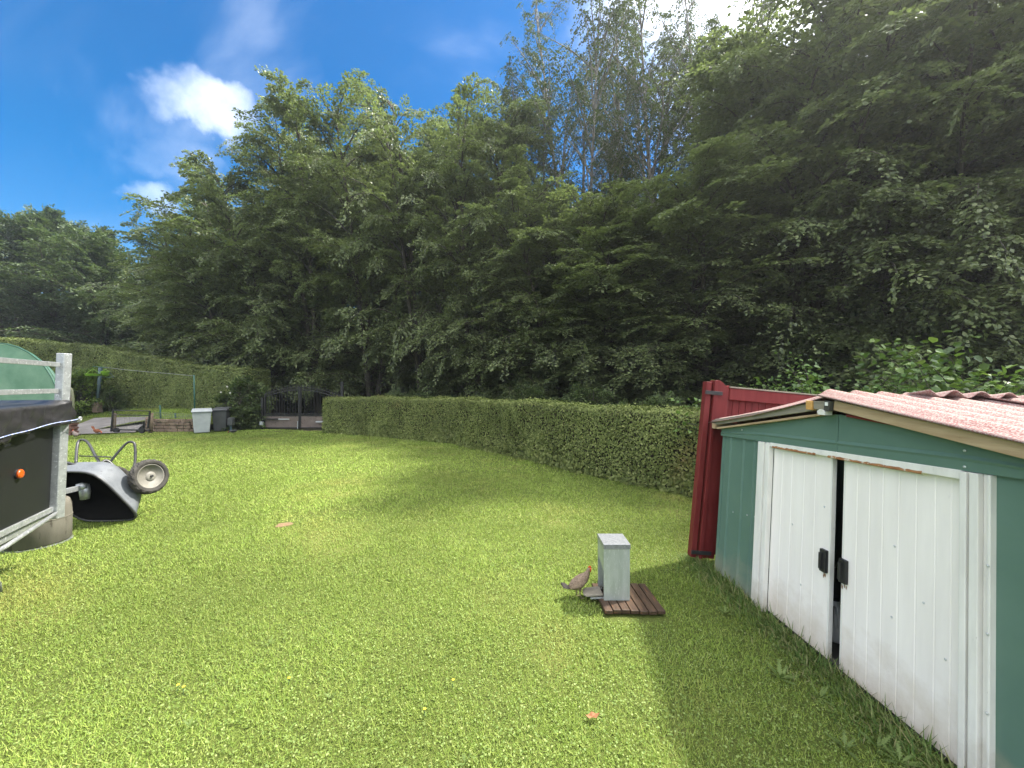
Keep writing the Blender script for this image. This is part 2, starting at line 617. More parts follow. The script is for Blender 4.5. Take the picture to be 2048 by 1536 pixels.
VV, FF, base = [], [], 0
CV, CF, cbase = [], [], 0
for y0, y1, dens, wid, ln, cd in ((0.9, 2.3, 17500, 0.0044, 0.036, 2400), (2.3, 3.6, 13000, 0.0052, 0.037, 1900), (3.6, 5.2, 7200, 0.0078, 0.040, 1000),
                                  (5.2, 8, 3800, 0.0120, 0.044, 350), (8, 16.1, 1500, 0.020, 0.046, 0)):
    x, y = lawn_points(y0, y1, dens)
    k = len(x)
    th = rng.uniform(0, 2 * np.pi, k)
    el = np.arcsin(rng.uniform(0.10, 0.95, k))
    D = np.stack([np.cos(th) * np.cos(el), np.sin(th) * np.cos(el), np.sin(el)], 1)
    N = np.stack([-np.cos(th) * np.sin(el), -np.sin(th) * np.sin(el), np.cos(el)], 1) + rng.normal(0, 0.25, (k, 3))
    P = np.stack([x, y, np.full(k, -0.004)], 1)
    clump = 0.75 + 0.5 * (np.sin(x * 7.1 + np.sin(y * 5.3)) * np.sin(y * 6.3 + np.sin(x * 4.7)) * 0.5 + 0.5)
    v, f = blade_arrays(P, D, N, ln * rng.uniform(0.5, 1.35, k) * clump, wid * rng.uniform(0.7, 1.4, k))
    VV.append(v); FF.append(f + base); base += len(v)
    if cd:
        x, y = lawn_points(y0, y1, cd)
        k = len(x)
        th = rng.uniform(0, 2 * np.pi, k)
        D = np.stack([np.cos(th), np.sin(th), rng.uniform(-0.3, 0.5, k)], 1)
        N = np.stack([rng.normal(0, 0.35, k), rng.normal(0, 0.35, k), np.ones(k)], 1)
        P = np.stack([x, y, rng.uniform(0.008, 0.03, k)], 1)
        s = rng.uniform(0.007, 0.015, k) * (1 + max(0, y0 - 2) * 0.12)
        v, f = leaf_arrays(P, D, N, s, s * 0.85, 0.1)
        CV.append(v); CF.append(f + cbase); cbase += len(v)
tag(np_mesh('lawn_grass', np.concatenate(VV), np.concatenate(FF), M['blade']), 'short green grass of the mown lawn', 'grass', kind='stuff')
tag(np_mesh('lawn_clover', np.concatenate(CV), np.concatenate(CF), M['clover']), 'clover and small leaves among the lawn grass', 'clover', kind='stuff')

# ---------------------------------------------------------------- trees
def gen_tree(seed, H=13.0, rad_=3.0, stems=4, nprim=120, nsec=15, nleaf=34, base=0.10, droop=1.15, leaf=0.085, lean=0.06,
             e_lo=18, e_hi=66, sec_len=0.34, spread=0.09, profile=((0, .75), (.3, 1.0), (.65, .8), (1, .28)), sec_droop=0.28, trunk_r=0.16, upright=0.0, keep=1.0):
    g = np.random.default_rng(seed)
    m = 10
    # stems
    t = np.linspace(0, 1, m)
    S = np.zeros((stems, m, 3))
    az0 = g.uniform(0, 2 * np.pi) + np.arange(stems) * 2 * np.pi / stems + g.normal(0, 0.3, stems)
    hs_ = H * (1 - 0.16 * g.uniform(0, 1, stems))
    hs_[0] = H * 0.97
    ln = lean * H * g.uniform(0.5, 1.4, stems)
    if stems == 1:
        ln *= 0.3
    for i in range(stems):
        wob = np.cumsum(g.normal(0, 0.05, (m, 2)), 0) * t[:, None]
        off = (0.12 + ln[i] * t ** 1.25) if stems > 1 else ln[i] * t ** 1.3
        S[i, :, 0] = np.cos(az0[i]) * off + wob[:, 0]
        S[i, :, 1] = np.sin(az0[i]) * off + wob[:, 1]
        S[i, :, 2] = -0.1 + (hs_[i] * 0.97 + 0.1) * t
    SR = trunk_r * g.uniform(0.6, 1.0, stems)[:, None] * (1.0 - 0.93 * t[None, :]) + 0.012
    # primary branches
    si = g.integers(0, stems, nprim)
    tt = base + (1 - base) * (np.arange(nprim) + g.uniform(0, 1, nprim)) / nprim
    tt = np.minimum(tt, 0.995)
    fi = tt * (m - 1)
    i0 = np.minimum(fi.astype(int), m - 2)
    fr = (fi - i0)[:, None]
    O = S[si, i0] * (1 - fr) + S[si, i0 + 1] * fr
    az = np.where(g.uniform(0, 1, nprim) < 0.45, az0[si] + g.normal(0, 0.8, nprim), g.uniform(0, 2 * np.pi, nprim))
    pr = np.interp(tt, [p[0] for p in profile], [p[1] for p in profile])
    L = rad_ * pr * g.uniform(0.55, 1.15, nprim)
    el = np.radians(e_lo + (e_hi - e_lo) * tt + g.normal(0, 9, nprim)) + upright
    ns = 9
    u = np.linspace(0, 1, ns)
    E = el[:, None] - droop * (u[None, :] ** 1.3) * g.uniform(0.6, 1.25, nprim)[:, None]
    A = az[:, None] + np.cumsum(g.normal(0, 0.07, (nprim, ns)), 1)
    dirs = np.stack([np.cos(A) * np.cos(E), np.sin(A) * np.cos(E), np.sin(E)], -1)
    step = (L / (ns - 1))[:, None, None] * dirs
    B = O[:, None, :] + np.concatenate([np.zeros((nprim, 1, 3)), np.cumsum(step[:, :-1], 1)], 1)
    BR = (0.012 + 0.011 * L)[:, None] * (1 - 0.85 * u[None, :]) 
    # secondary sprays
    K = nprim * nsec
    pi_ = np.repeat(np.arange(nprim), nsec)
    s = np.tile((np.arange(nsec) + 0.5) / nsec, nprim) * 0.84 + 0.16 + g.normal(0, 0.02, K)
    s = np.clip(s, 0.1, 1)
    fi = s * (ns - 1)
    i0 = np.minimum(fi.astype(int), ns - 2)
    fr = (fi - i0)[:, None]
    so = B[pi_, i0] * (1 - fr) + B[pi_, i0 + 1] * fr
    pd = norm(dirs[pi_, i0])
    side = norm(np.cross(pd, np.array([0, 0, 1.0]) + g.normal(0, 0.38, (K, 3))))
    up = np.cross(side, pd)
    sg = np.where(np.arange(K) % 2 == 0, 1.0, -1.0)[:, None]
    ang = np.radians(g.uniform(28, 62, K))[:, None]
    ang = np.where((s > 0.93)[:, None], ang * 0.2, ang)
    sd_ = norm(pd * np.cos(ang) + side * sg * np.sin(ang) + up * g.normal(0.02, 0.14, (K, 1)))
    sl = (0.22 + L[pi_] * sec_len * (1.08 - np.abs(s - 0.4)) * g.uniform(0.5, 1.2, K))
    sel = g.uniform(0, 1, K) < keep
    so, sd_, sl, up, pi_ = so[sel], sd_[sel], sl[sel], up[sel], pi_[sel]
    K = len(so)
    q = np.linspace(0, 1, 4)
    SP = so[:, None, :] + sd_[:, None, :] * (sl[:, None] * q)[..., None]
    SP[..., 2] -= sec_droop * sl[:, None] * q ** 2
    # leaves
    ui = g.uniform(0.08, 1.02, (K, nleaf))
    P = so[:, None, :] + sd_[:, None, :] * (sl[:, None] * ui)[..., None]
    P[..., 2] -= sec_droop * sl[:, None] * ui ** 2
    lat = norm(np.cross(sd_, up))[:, None, :]
    sgn = np.sign(g.uniform(-1, 1, (K, nleaf)))[..., None]
    P = P + lat * sgn * (np.abs(g.normal(0, spread, (K, nleaf))) * (1.15 - 0.7 * ui))[..., None] + up[:, None, :] * g.normal(0, 0.03, (K, nleaf, 1))
    dl = sd_[:, None, :] * 0.75 + lat * sgn * 0.65 + g.normal(0, 0.22, (K, nleaf, 3))
    dl[..., 2] -= 0.22
    nn = up[:, None, :] * 0.7 + np.array([0, 0, 0.3]) + g.normal(0, 0.42, (K, nleaf, 3))
    P, dl, nn = P.reshape(-1, 3), dl.reshape(-1, 3), nn.reshape(-1, 3)
    ll = leaf * g.uniform(0.65, 1.25, len(P))
    lv = leaf_arrays(P, dl, nn, ll, ll * 0.68, 0.13)
    tv = tubes_np(S, SR, 7)
    bv1 = tubes_np(B, BR, 4)
    bv2 = tubes_np(SP, np.broadcast_to(0.0055 * (1 - 0.7 * q), (K, 4)), 3)
    bv = (np.concatenate([bv1[0], bv2[0]]), np.concatenate([bv1[1], bv2[1] + len(bv1[0])]))
    return tv, bv, lv

class TreeKind:
    def __init__(s, name, leafmat, barkmat, H, **kw):
        s.name, s.H = name, H
        tv, bv, lv = gen_tree(H=H, **kw)
        s.parts = []
        for nm, arr, mt in (('trunk', tv, barkmat), ('branches', bv, barkmat), ('crown', lv, leafmat)):
            o = np_mesh(nm, arr[0], arr[1], mt)
            col.objects.unlink(o)
            s.parts.append((nm, o.data))
            bpy.data.objects.remove(o)
    def put(s, loc, h, rz, label, group=None, sxy=None, cat='tree'):
        k = h / s.H
        r_ = thing(s.name, loc, label, cat, group)
        r_.rotation_euler = (0, 0, rz)
        w = sxy if sxy else k
        r_.scale = (w, w, k)
        for nm, me in s.parts:
            o = bpy.data.objects.new(nm, me)
            col.objects.link(o)
            o.parent = r_
        return r_

hb = [TreeKind('broadleaf_tree', M['leaf_hornbeam'], M['bark'], 14.0, seed=11 + i, rad_=3.5, stems=(4, 3, 5)[i], nprim=(135, 125, 140)[i], nsec=15, nleaf=54,
               base=(0.08, 0.12, 0.10)[i], droop=(1.65, 1.45, 1.8)[i], leaf=0.108,
               lean=(0.15, 0.13, 0.17)[i], e_lo=30, e_hi=66, sec_droop=.36, spread=.12, profile=((0, .7), (.3, .92), (.65, 1.0), (.88, .9), (1, .62))) for i in range(3)]
birch = [TreeKind('birch_tree', M['leaf_birch'], M['bark_birch'], 20.0, seed=41 + i, rad_=4.0, stems=4, nprim=125, nsec=16, nleaf=34, base=0.26, droop=0.5, leaf=0.08,
                  e_lo=48, e_hi=66, sec_len=0.26, sec_droop=1.15, lean=0.11, spread=0.10, profile=((0, .7), (.45, 1), (.8, .85), (1, .5)), trunk_r=0.17, keep=0.9) for i in range(2)]
oak = TreeKind('broadleaf_tree', M['leaf_dark'], M['bark'], 13.0, seed=71, rad_=5.2, stems=2, nprim=120, nsec=16, nleaf=34, base=0.16, droop=0.65, leaf=0.15, e_lo=12, e_hi=70,
               sec_len=0.26, spread=0.22, profile=((0, .75), (.35, 1.0), (.7, .8), (1, .25)), trunk_r=0.35)
under = TreeKind('undergrowth_bush', M['leaf_undergrowth'], M['bark'], 2.6, seed=81, rad_=1.5, stems=6, nprim=70, nsec=9, nleaf=18, base=0.05, droop=0.8, leaf=0.085,
                 e_lo=25, e_hi=70, sec_len=0.3, trunk_r=0.03, spread=0.08)

def put_px(kind, px, z, top, label, group, sxy=None, cat='tree', ground=0.0):
    x = (px - 1024) / FPX * z
    h = CAM_H + (768 - top) / FPX * z - ground
    if kind in hb:
        h *= 0.97
    return kind.put((x, z, ground), h, random.uniform(0, 6.28), label, group, sxy, cat)

GW = 'trees of the wood behind the low hedge'
front = [(640, 21.0, 270), (745, 20.5, 245), (850, 19.5, 170), (945, 18.5, 205), (1040, 17.4, 360), (1135, 16.8, 435), (1225, 16.0, 450), (1310, 15.2, 440), (1410, 14.4, 400)]
for i, (px, z, top) in enumerate(front):
    lb = {0: 'leafy tree whose sprays hang beside the right post of the iron gate', 1: 'tallest rounded tree behind the gate end of the low hedge', 8: 'lower leafy tree between the birches and the tall trees by the shed'}
    put_px(hb[i % 3], px, z, top, lb.get(i, 'leafy woodland tree with drooping sprays just behind the low clipped hedge'), 'trees just behind the low hedge', sxy=random.uniform(0.92, 1.12))
right = [(1585, 13.6, 130), (1680, 12.8, 20), (1780, 12.0, -90), (1880, 11.4, -160), (2010, 10.8, -160), (2170, 10.4, -60)]
for i, (px, z, top) in enumerate(right):
    put_px(hb[(i + 2) % 3], px, z, top, 'tall spreading woodland tree behind the red-roofed shed', 'tall trees behind the shed', sxy=random.uniform(1.0, 1.2))
left = [(560, 21.0, 310), (475, 21.5, 385), (395, 22.5, 455)]
for i, (px, z, top) in enumerate(left):
    put_px(hb[(i + 1) % 3], px, z, top, 'leafy tree leaning over the end of the tall hedge by the iron gate', 'trees over the end of the tall hedge', sxy=1.05)
back = [(420, 28, 470), (520, 28, 390), (620, 27, 320), (720, 26.5, 270), (820, 26, 270), (920, 25, 300), (1020, 24, 370), (1120, 23, 410), (1220, 22, 410), (1320, 20.5, 400),
        (1430, 19.5, 340), (1560, 18.5, 230), (1670, 18, 90), (1780, 17.5, 10), (1900, 17.5, 0), (2050, 17.5, 0)]
for i, (px, z, top) in enumerate(back):
    put_px(hb[(i * 2 + 1) % 3], px, z, top, 'woodland tree deep in the wood, seen between the front trunks', 'trees deep in the wood', sxy=1.1)
deep = [(560, 36, 420), (720, 35, 400), (880, 33, 400), (1040, 31, 430), (1200, 29, 450), (1360, 27, 430), (1520, 25, 350), (1690, 24, 250), (1870, 23.5, 200), (2060, 23, 200)]
for i, (px, z, top) in enumerate(deep):
    put_px(hb[(i * 2 + 2) % 3], px, z, top, 'woodland tree at the dark back of the wood', 'trees at the back of the wood', sxy=1.35)
put_px(birch[0], 1165, 19.5, -5, 'slender birch with fine hanging twigs against the open blue sky', None, sxy=1.0)
put_px(birch[1], 1330, 18.2, -60, 'tall airy birch standing close beside the tall trees behind the shed', None, sxy=1.05)
put_px(birch[1], 1085, 20.5, 150, 'lowest of the slender birches, on the open sky side of the group', None, sxy=0.8)
put_px(birch[0], 1255, 20.5, 70, 'birch standing back between the two tallest birches', None, sxy=0.95)
put_px(birch[0], 1440, 18.0, -40, 'thin birch half hidden by the tall trees behind the shed', None, sxy=0.9)
# far trees beyond the tall hedge
for px, z, top, sx in ((205, 30, 470, 1.0), (120, 31, 435, 1.05), (20, 30, 440, 1.1), (-110, 29, 420, 1.1), (285, 33, 560, 0.9), (340, 34, 520, 0.9)):
    put_px(oak, px, z, top, 'dark round-crowned tree beyond the tall hedge', 'dark trees beyond the tall hedge', sxy=sx, ground=0.6)
put_px(birch[1], 12, 33, 405, 'pale wispy birch among the dark trees beyond the tall hedge', None, sxy=0.8, ground=0.6)
for px, z in ((80, 36), (240, 38), (380, 37), (480, 38)):
    put_px(oak, px, z, 590, 'low dark tree far beyond the tall hedge', 'low trees far beyond the tall hedge', sxy=1.1, ground=0.6)
# undergrowth right behind the hedge
hx = np.array([-6.0, -4.6, -3.2, -2.0, -0.9, 0.1, 1.0, 1.8, 2.6, 3.5, 4.4, 5.3, 6.3, 7.4])
for i, x in enumerate(hx):
    yb = float(np.interp(x, [-7.2, -1.9, 0.85, 2.98, 8], [17.6, 15.4, 12.6, 10.6, 8.6])) + random.uniform(0, 1.2)
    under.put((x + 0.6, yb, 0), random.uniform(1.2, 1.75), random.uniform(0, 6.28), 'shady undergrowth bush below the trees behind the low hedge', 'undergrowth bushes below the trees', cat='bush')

for i in range(22):
    px = (560 + i * 95) if i < 16 else 500 + (i - 16) * 48
    z = (float(np.interp(px, [560, 1300, 2000], [27, 19, 15.5])) if i < 16 else 22.5) + random.uniform(0, 2)
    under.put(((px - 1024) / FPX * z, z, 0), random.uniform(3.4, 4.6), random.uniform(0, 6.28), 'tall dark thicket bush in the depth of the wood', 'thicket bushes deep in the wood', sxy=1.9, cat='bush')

for i in range(12):
    px = 600 + i * 70
    z = random.uniform(31, 36)
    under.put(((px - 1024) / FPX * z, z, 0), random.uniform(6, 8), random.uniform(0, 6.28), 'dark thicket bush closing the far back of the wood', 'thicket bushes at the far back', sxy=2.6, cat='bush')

# ---------------------------------------------------------------- hedges
def smooth_path(pts, n):
    pts = np.array(pts, float)
    t = np.zeros(len(pts))
    t[1:] = np.cumsum(np.linalg.norm(np.diff(pts[:, :2], axis=0), axis=1))
    tq = np.linspace(0, t[-1], n)
    outp = np.stack([np.interp(tq, t, pts[:, k]) for k in range(pts.shape[1])], 1)
    for _ in range(6):
        outp[1:-1] = (outp[:-2] + 2 * outp[1:-1] + outp[2:]) / 4
    return outp, t[-1]

def hedge(name, pts, width, leaf, dens, mat, label, group=None, low_leaf=1.0, back=0.6, rnd=0.16, wob=0.03, seed=3):
    """pts: x, y, ground z, top z along the front face; the body lies to the left of the walk"""
    g = np.random.default_rng(seed)
    path, length = smooth_path(pts, 90)
    tan = np.gradient(path[:, :2], axis=0)
    tan = norm(tan)
    nrm = np.stack([-tan[:, 1], tan[:, 0]], 1)           # into the hedge
    root = thing(name, (path[45, 0], path[45, 1], path[45, 2]), label, 'hedge', group)
    def place(u, c, dep):
        """u along 0..1, c along the section 0..1 (front bottom -> over the top -> back bottom), dep = out of the surface"""
        i = u * 89
        i0 = np.clip(i.astype(int), 0, 88)
        f = (i - i0)[:, None]
        p = path[i0] * (1 - f) + path[i0 + 1] * f
        nn = norm(nrm[i0] * (1 - f) + nrm[i0 + 1] * f)
        h = p[:, 3] - p[:, 2]
        tot = 2 * h + width
        s = c * tot
        on_f, on_t = s < h, (s >= h) & (s < h + width)
        a = np.where(on_f, 0, np.where(on_t, s - h, width))
        z = np.where(on_f, s, np.where(on_t, h, tot - s))
        # rounded shoulders, slightly bulging foot
        rr = rnd
        da = np.where(on_f, -1.0, np.where(on_t, 0.0, 1.0))
        dz = np.where(on_t, 1.0, 0.0)
        topd = np.clip(1 - (h - z) / rr, 0, 1)
        edge_f = np.clip(1 - a / rr, 0, 1)
        edge_b = np.clip(1 - (width - a) / rr, 0, 1)
        a = a + np.where(on_f, rr * 0.3 * topd ** 2, 0) - np.where((~on_f) & (~on_t), rr * 0.3 * topd ** 2, 0)
        z = z - np.where(on_t, rr * 0.3 * np.maximum(edge_f, edge_b) ** 2, 0)
        dz = dz + np.where(~on_t, topd * 0.9, 0)
        da = da - np.where(on_t, edge_f * 0.9 - edge_b * 0.9, 0)
        wv = wob * (np.sin(u * length * 1.9 + z * 2.1) + 0.7 * np.sin(u * length * 4.7 - z * 3.3 + 1.0) + 0.5 * np.sin(u * length * 9.7 + z * 5 + 2))
        Nn = norm(np.stack([nn[:, 0] * da, nn[:, 1] * da, dz], 1))
        X = np.stack([p[:, 0] + nn[:, 0] * a, p[:, 1] + nn[:, 1] * a, p[:, 2] + z], 1) + Nn * (dep + wv)[:, None]
        return X, Nn, z
    # woody core
    cu, cc = np.meshgrid(np.linspace(0.004, 0.996, 60), np.linspace(0, 1, 26), indexing='ij')
    X, _, _ = place(cu.ravel(), cc.ravel(), np.full(cu.size, -0.10))
    idx = np.arange(cu.size).reshape(60, 26)
    F = np.stack([idx[:-1, :-1], idx[1:, :-1], idx[1:, 1:], idx[:-1, 1:]], -1).reshape(-1, 4)
    ends = []
    core = np_mesh('core', X, F, M['twig'])
    attach(core, root)
    hh = float(np.mean(path[:, 3] - path[:, 2]))
    nl = int(length * (2 * hh + width) * dens)
    u = g.uniform(0, 1, nl)
    cmax = (hh + width + hh * back) / (2 * hh + width)
    c = g.uniform(0, cmax, nl)
    dep = -np.abs(g.normal(0, 0.055, nl)) + 0.03
    stray = g.uniform(0, 1, nl) < 0.035
    dep = np.where(stray, g.uniform(0.02, 0.085, nl), dep)
    X, Nn, z = place(u, c, dep)
    # end caps
    ne = int(hh * width * dens)
    for uu, sgn in ((0.0, -1.0), (1.0, 1.0)):
        i = 0 if uu == 0 else 89
        a = g.uniform(0.02, width - 0.02, ne)
        zz = g.uniform(0, path[i, 3] - path[i, 2] - 0.03, ne)
        dd = -np.abs(g.normal(0, 0.05, ne)) + 0.04
        bul = 0.10 * (1 - (2 * a / width - 1) ** 2)
        E = np.stack([path[i, 0] + nrm[i, 0] * a + sgn * tan[i, 0] * (dd + bul), path[i, 1] + nrm[i, 1] * a + sgn * tan[i, 1] * (dd + bul), path[i, 2] + zz], 1)
        X = np.concatenate([X, E])
        Nn = np.concatenate([Nn, np.tile(np.array([[sgn * tan[i, 0], sgn * tan[i, 1], 0.15]]), (ne, 1))])
        z = np.concatenate([z, zz])
    k = len(X)
    D = g.normal(0, 1, (k, 3))
    D -= Nn * (D * Nn).sum(1, keepdims=True) * 0.75
    D[:, 2] += 0.25
    N2 = Nn + g.normal(0, 0.5, (k, 3)) + np.array([0, 0, 0.25])
    s = leaf * g.uniform(0.6, 1.3, k)
    if low_leaf > 1:
        s = s * (1 + (low_leaf - 1) * np.clip(1 - z / (0.55 + 0.3 * np.sin(X[:, 0] * 2.3)), 0, 1) * (g.uniform(0, 1, k) < 0.6))
    v, f = leaf_arrays(X - norm(D) * (s * 0.5)[:, None], D, N2, s, s * 0.66, 0.15)
    fo = np_mesh('foliage', v, f, mat)
    attach(fo, root)
    return root

hedge('clipped_hedge', [(3.08, 6.15, 0, 1.36), (2.0, 7.25, 0, 1.37), (0.85, 8.75, 0, 1.38), (-0.5, 10.4, 0, 1.38), (-1.9, 11.95, 0, 1.37), (-4.2, 13.3, 0, 1.35), (-7.15, 14.65, 0, 1.32)][::-1],
      0.95, 0.047, 2100, M['leaf_hedge'], 'low clipped hedge with brown patches along the lawn up to the iron gate', low_leaf=1.9, seed=5)
hedge('tall_hedge', [(-12.0, 17.4, 0.15, 2.55), (-14.6, 17.8, 0.35, 2.70), (-16.8, 18.0, 0.5, 3.05), (-19.6, 18.3, 0.65, 3.62), (-24.4, 18.5, 0.8, 4.05), (-31, 18.5, 0.9, 4.2)][::-1],
      1.5, 0.066, 1250, M['leaf_tall_hedge'], 'tall wavy-topped hedge behind the garden terrace and bins', rnd=0.3, wob=0.04, back=0.1, seed=6)

# ---------------------------------------------------------------- object materials
M['green_metal'] = surf('green painted shed metal', (0.092, 0.165, 0.132), (0.107, 0.184, 0.148), 3, 0.45, spot=(0.16, 0.22, 0.18), spot_scale=60, spot_at=0.74, bmp=0.08, bscale=6)
M['white_metal'] = surf('worn white sheet metal', (0.88, 0.83, 0.795), (0.82, 0.77, 0.735), 2.4, 0.5, stretch=(1, 5, 0.6), spot=(0.30, 0.26, 0.21), spot_scale=38, spot_at=0.735, bmp=0.35, bscale=3)
M['white_trim'] = surf('chalky white trim', (0.78, 0.76, 0.72), (0.68, 0.66, 0.62), 5, 0.6, stretch=(3, 3, 0.7), spot=(0.16, 0.13, 0.10), spot_scale=60, spot_at=0.73, bmp=0.15)
def grime(m, z0, z1, colr, amt):
    """rain-splashed dirt with a ragged edge near the ground"""
    nt = m.node_tree
    b = nt.nodes['Principled BSDF']
    src = b.inputs['Base Color'].links[0].from_socket
    t_ = nt.nodes.new('ShaderNodeTexCoord')
    sx_ = nt.nodes.new('ShaderNodeSeparateXYZ')
    nt.links.new(t_.outputs['Object'], sx_.inputs[0])
    n_ = noise(nt, 7, 6, 0.7, t_.outputs['Object'])
    ad = nt.nodes.new('ShaderNodeMath')
    ad.operation = 'MULTIPLY_ADD'
    nt.links.new(n_.outputs['Fac'], ad.inputs[0])
    ad.inputs[1].default_value = -0.5
    nt.links.new(sx_.outputs['Z'], ad.inputs[2])
    k_ = nt.nodes.new('ShaderNodeMapRange')
    k_.inputs['From Min'].default_value = z1 - 0.25
    k_.inputs['From Max'].default_value = z0 - 0.25
    k_.inputs['To Max'].default_value = amt
    nt.links.new(ad.outputs[0], k_.inputs['Value'])
    nt.links.new(mixc(nt, k_.outputs[0], src, colr), b.inputs['Base Color'])
grime(M['white_metal'], 0.0, 0.36, (0.46, 0.37, 0.25), 0.65)
grime(M['white_trim'], 0.0, 0.25, (0.36, 0.30, 0.20), 0.6)
grime(M['green_metal'], 0.0, 0.30, (0.30, 0.28, 0.20), 0.6)
M['rust'] = surf('flaking rust', (0.22, 0.085, 0.030), (0.34, 0.17, 0.07), 25, 0.9, spot=(0.5, 0.45, 0.36), spot_scale=40, spot_at=0.62, bmp=0.6)
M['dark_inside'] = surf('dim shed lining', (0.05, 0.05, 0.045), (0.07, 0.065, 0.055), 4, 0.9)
M['black_plastic'] = surf('black plastic', (0.018, 0.018, 0.018), (0.030, 0.030, 0.030), 12, 0.45, bmp=0.1)
M['roof_red'] = surf('lichen-speckled red corrugated sheet', (0.20, 0.080, 0.075), (0.25, 0.125, 0.115), 4, 0.85, spot=(0.29, 0.235, 0.21), spot_scale=130, spot_at=0.50, bmp=0.35, bscale=120)
M['raw_wood'] = surf('weathered pale timber', (0.36, 0.25, 0.145), (0.46, 0.34, 0.21), 7, 0.8, stretch=(1, 0.6, 6), spot=(0.13, 0.09, 0.05), spot_scale=22, spot_at=0.71, bmp=0.3)
M['orange_wood'] = surf('fresh sawn timber end', (0.50, 0.26, 0.07), (0.60, 0.35, 0.12), 30, 0.7, stretch=(1, 1, 3))
M['grey_wood'] = surf('grey old timber', (0.20, 0.18, 0.14), (0.28, 0.25, 0.20), 9, 0.85, stretch=(1, 0.6, 5), bmp=0.3)
M['red_paint'] = surf('faded dark red painted wood', (0.130, 0.0140, 0.0145), (0.172, 0.026, 0.025), 5, 0.55, stretch=(4, 4, 0.6), spot=(0.10, 0.035, 0.03), spot_scale=18, spot_at=0.68, bmp=0.2)
M['galv'] = surf('galvanised steel', (0.30, 0.315, 0.32), (0.42, 0.435, 0.44), 22, 0.42, metal=0.55, spot=(0.62, 0.64, 0.64), spot_scale=45, spot_at=0.62, bmp=0.06, spec=0.5)
M['galv_feeder'] = surf('mossy galvanised sheet', (0.32, 0.36, 0.32), (0.44, 0.47, 0.455), 3, 0.45, metal=0.4, stretch=(5, 5, 0.8), spot=(0.52, 0.55, 0.54), spot_scale=34, spot_at=0.63, bmp=0.12, spec=0.5)
M['galv_lid'] = surf('wet galvanised lid', (0.17, 0.18, 0.19), (0.27, 0.28, 0.29), 60, 0.35, metal=0.3, bmp=0.25, bscale=70, spec=0.6)
M['deck_wood'] = surf('wet brown deck slats', (0.042, 0.027, 0.018), (0.082, 0.050, 0.031), 9, 0.5, stretch=(6, 0.7, 6), spot=(0.15, 0.062, 0.024), spot_scale=9, spot_at=0.66, bmp=0.3)
M['grey_panel'] = surf('dark grey trailer board', (0.0075, 0.0082, 0.0090), (0.0105, 0.0112, 0.0120), 3, 0.5, spot=(0.022, 0.022, 0.0215), spot_scale=16, spot_at=0.70, bmp=0.1)
M['tarp'] = surf('black tarpaulin', (0.014, 0.014, 0.015), (0.026, 0.025, 0.025), 5, 0.38, stretch=(1, 1, 3), bmp=0.4, bscale=9, spec=0.5)
M['rope'] = surf('blue and white cord', (0.10, 0.16, 0.42), (0.55, 0.60, 0.75), 60, 0.7)
M['orange_lens'] = surf('orange reflector plastic', (0.40, 0.060, 0.006), (0.48, 0.085, 0.010), 20, 0.2, bmp=0, spec=0.6)
M['concrete_drum'] = surf('weathered concrete drum', (0.105, 0.097, 0.076), (0.150, 0.140, 0.112), 4, 0.85, stretch=(2, 2, 0.5), spot=(0.058, 0.052, 0.038), spot_scale=7, spot_at=0.60, bmp=0.25)
M['tub_grey'] = surf('dull galvanised barrow tray', (0.105, 0.115, 0.125), (0.145, 0.155, 0.165), 7, 0.55, metal=0.15, spot=(0.085, 0.09, 0.095), spot_scale=22, spot_at=0.64, bmp=0.1)
M['black_steel'] = surf('black painted steel tube', (0.022, 0.023, 0.024), (0.038, 0.038, 0.038), 14, 0.38, spec=0.5, bmp=0.1)
M['rubber'] = surf('dusty tyre rubber', (0.028, 0.026, 0.023), (0.055, 0.051, 0.044), 9, 0.85, bmp=0.4)
M['rim'] = surf('cream wheel rim', (0.155, 0.148, 0.125), (0.20, 0.19, 0.165), 12, 0.55)
M['iron'] = surf('black wrought iron', (0.011, 0.011, 0.0115), (0.019, 0.0185, 0.018), 20, 0.55, spec=0.4)
M['brown_panel'] = surf('dusty brown gate sheet', (0.115, 0.090, 0.078), (0.150, 0.120, 0.105), 4, 0.6, spot=(0.07, 0.045, 0.035), spot_scale=9, spot_at=0.62)
M['bin_grey'] = surf('pale grey bin plastic', (0.36, 0.38, 0.38), (0.42, 0.44, 0.44), 5, 0.5, bmp=0.05)
M['bin_dark'] = surf('dark grey bin plastic', (0.055, 0.057, 0.058), (0.075, 0.077, 0.078), 5, 0.5, bmp=0.05)
M['stone'] = surf('brown wall stone', (0.145, 0.100, 0.072), (0.225, 0.165, 0.120), 3.5, 0.9, spot=(0.06, 0.07, 0.035), spot_scale=12, spot_at=0.60, bmp=0.5)
M['mortar'] = surf('dark wall joint', (0.045, 0.040, 0.032), (0.065, 0.058, 0.045), 12, 0.95)
M['concrete'] = surf('grey concrete path', (0.16, 0.147, 0.138), (0.235, 0.217, 0.205), 1.8, 0.85, spot=(0.17, 0.15, 0.13), spot_scale=4.5, spot_at=0.60, bmp=0.3)
M['brick'] = surf('dark red brick', (0.135, 0.070, 0.052), (0.190, 0.100, 0.075), 8, 0.9, bmp=0.4)
M['post_wood'] = surf('old fence post wood', (0.13, 0.095, 0.065), (0.20, 0.155, 0.11), 8, 0.9, stretch=(5, 5, 1), bmp=0.4)
M['green_post'] = surf('green coated fence post', (0.020, 0.070, 0.048), (0.030, 0.090, 0.062), 8, 0.5)
M['wire'] = surf('grey fence wire', (0.15, 0.16, 0.15), (0.22, 0.23, 0.21), 8, 0.5)
M['lime_plastic'] = surf('lime green plastic', (0.17, 0.34, 0.030), (0.21, 0.38, 0.038), 6, 0.4, bmp=0.05)
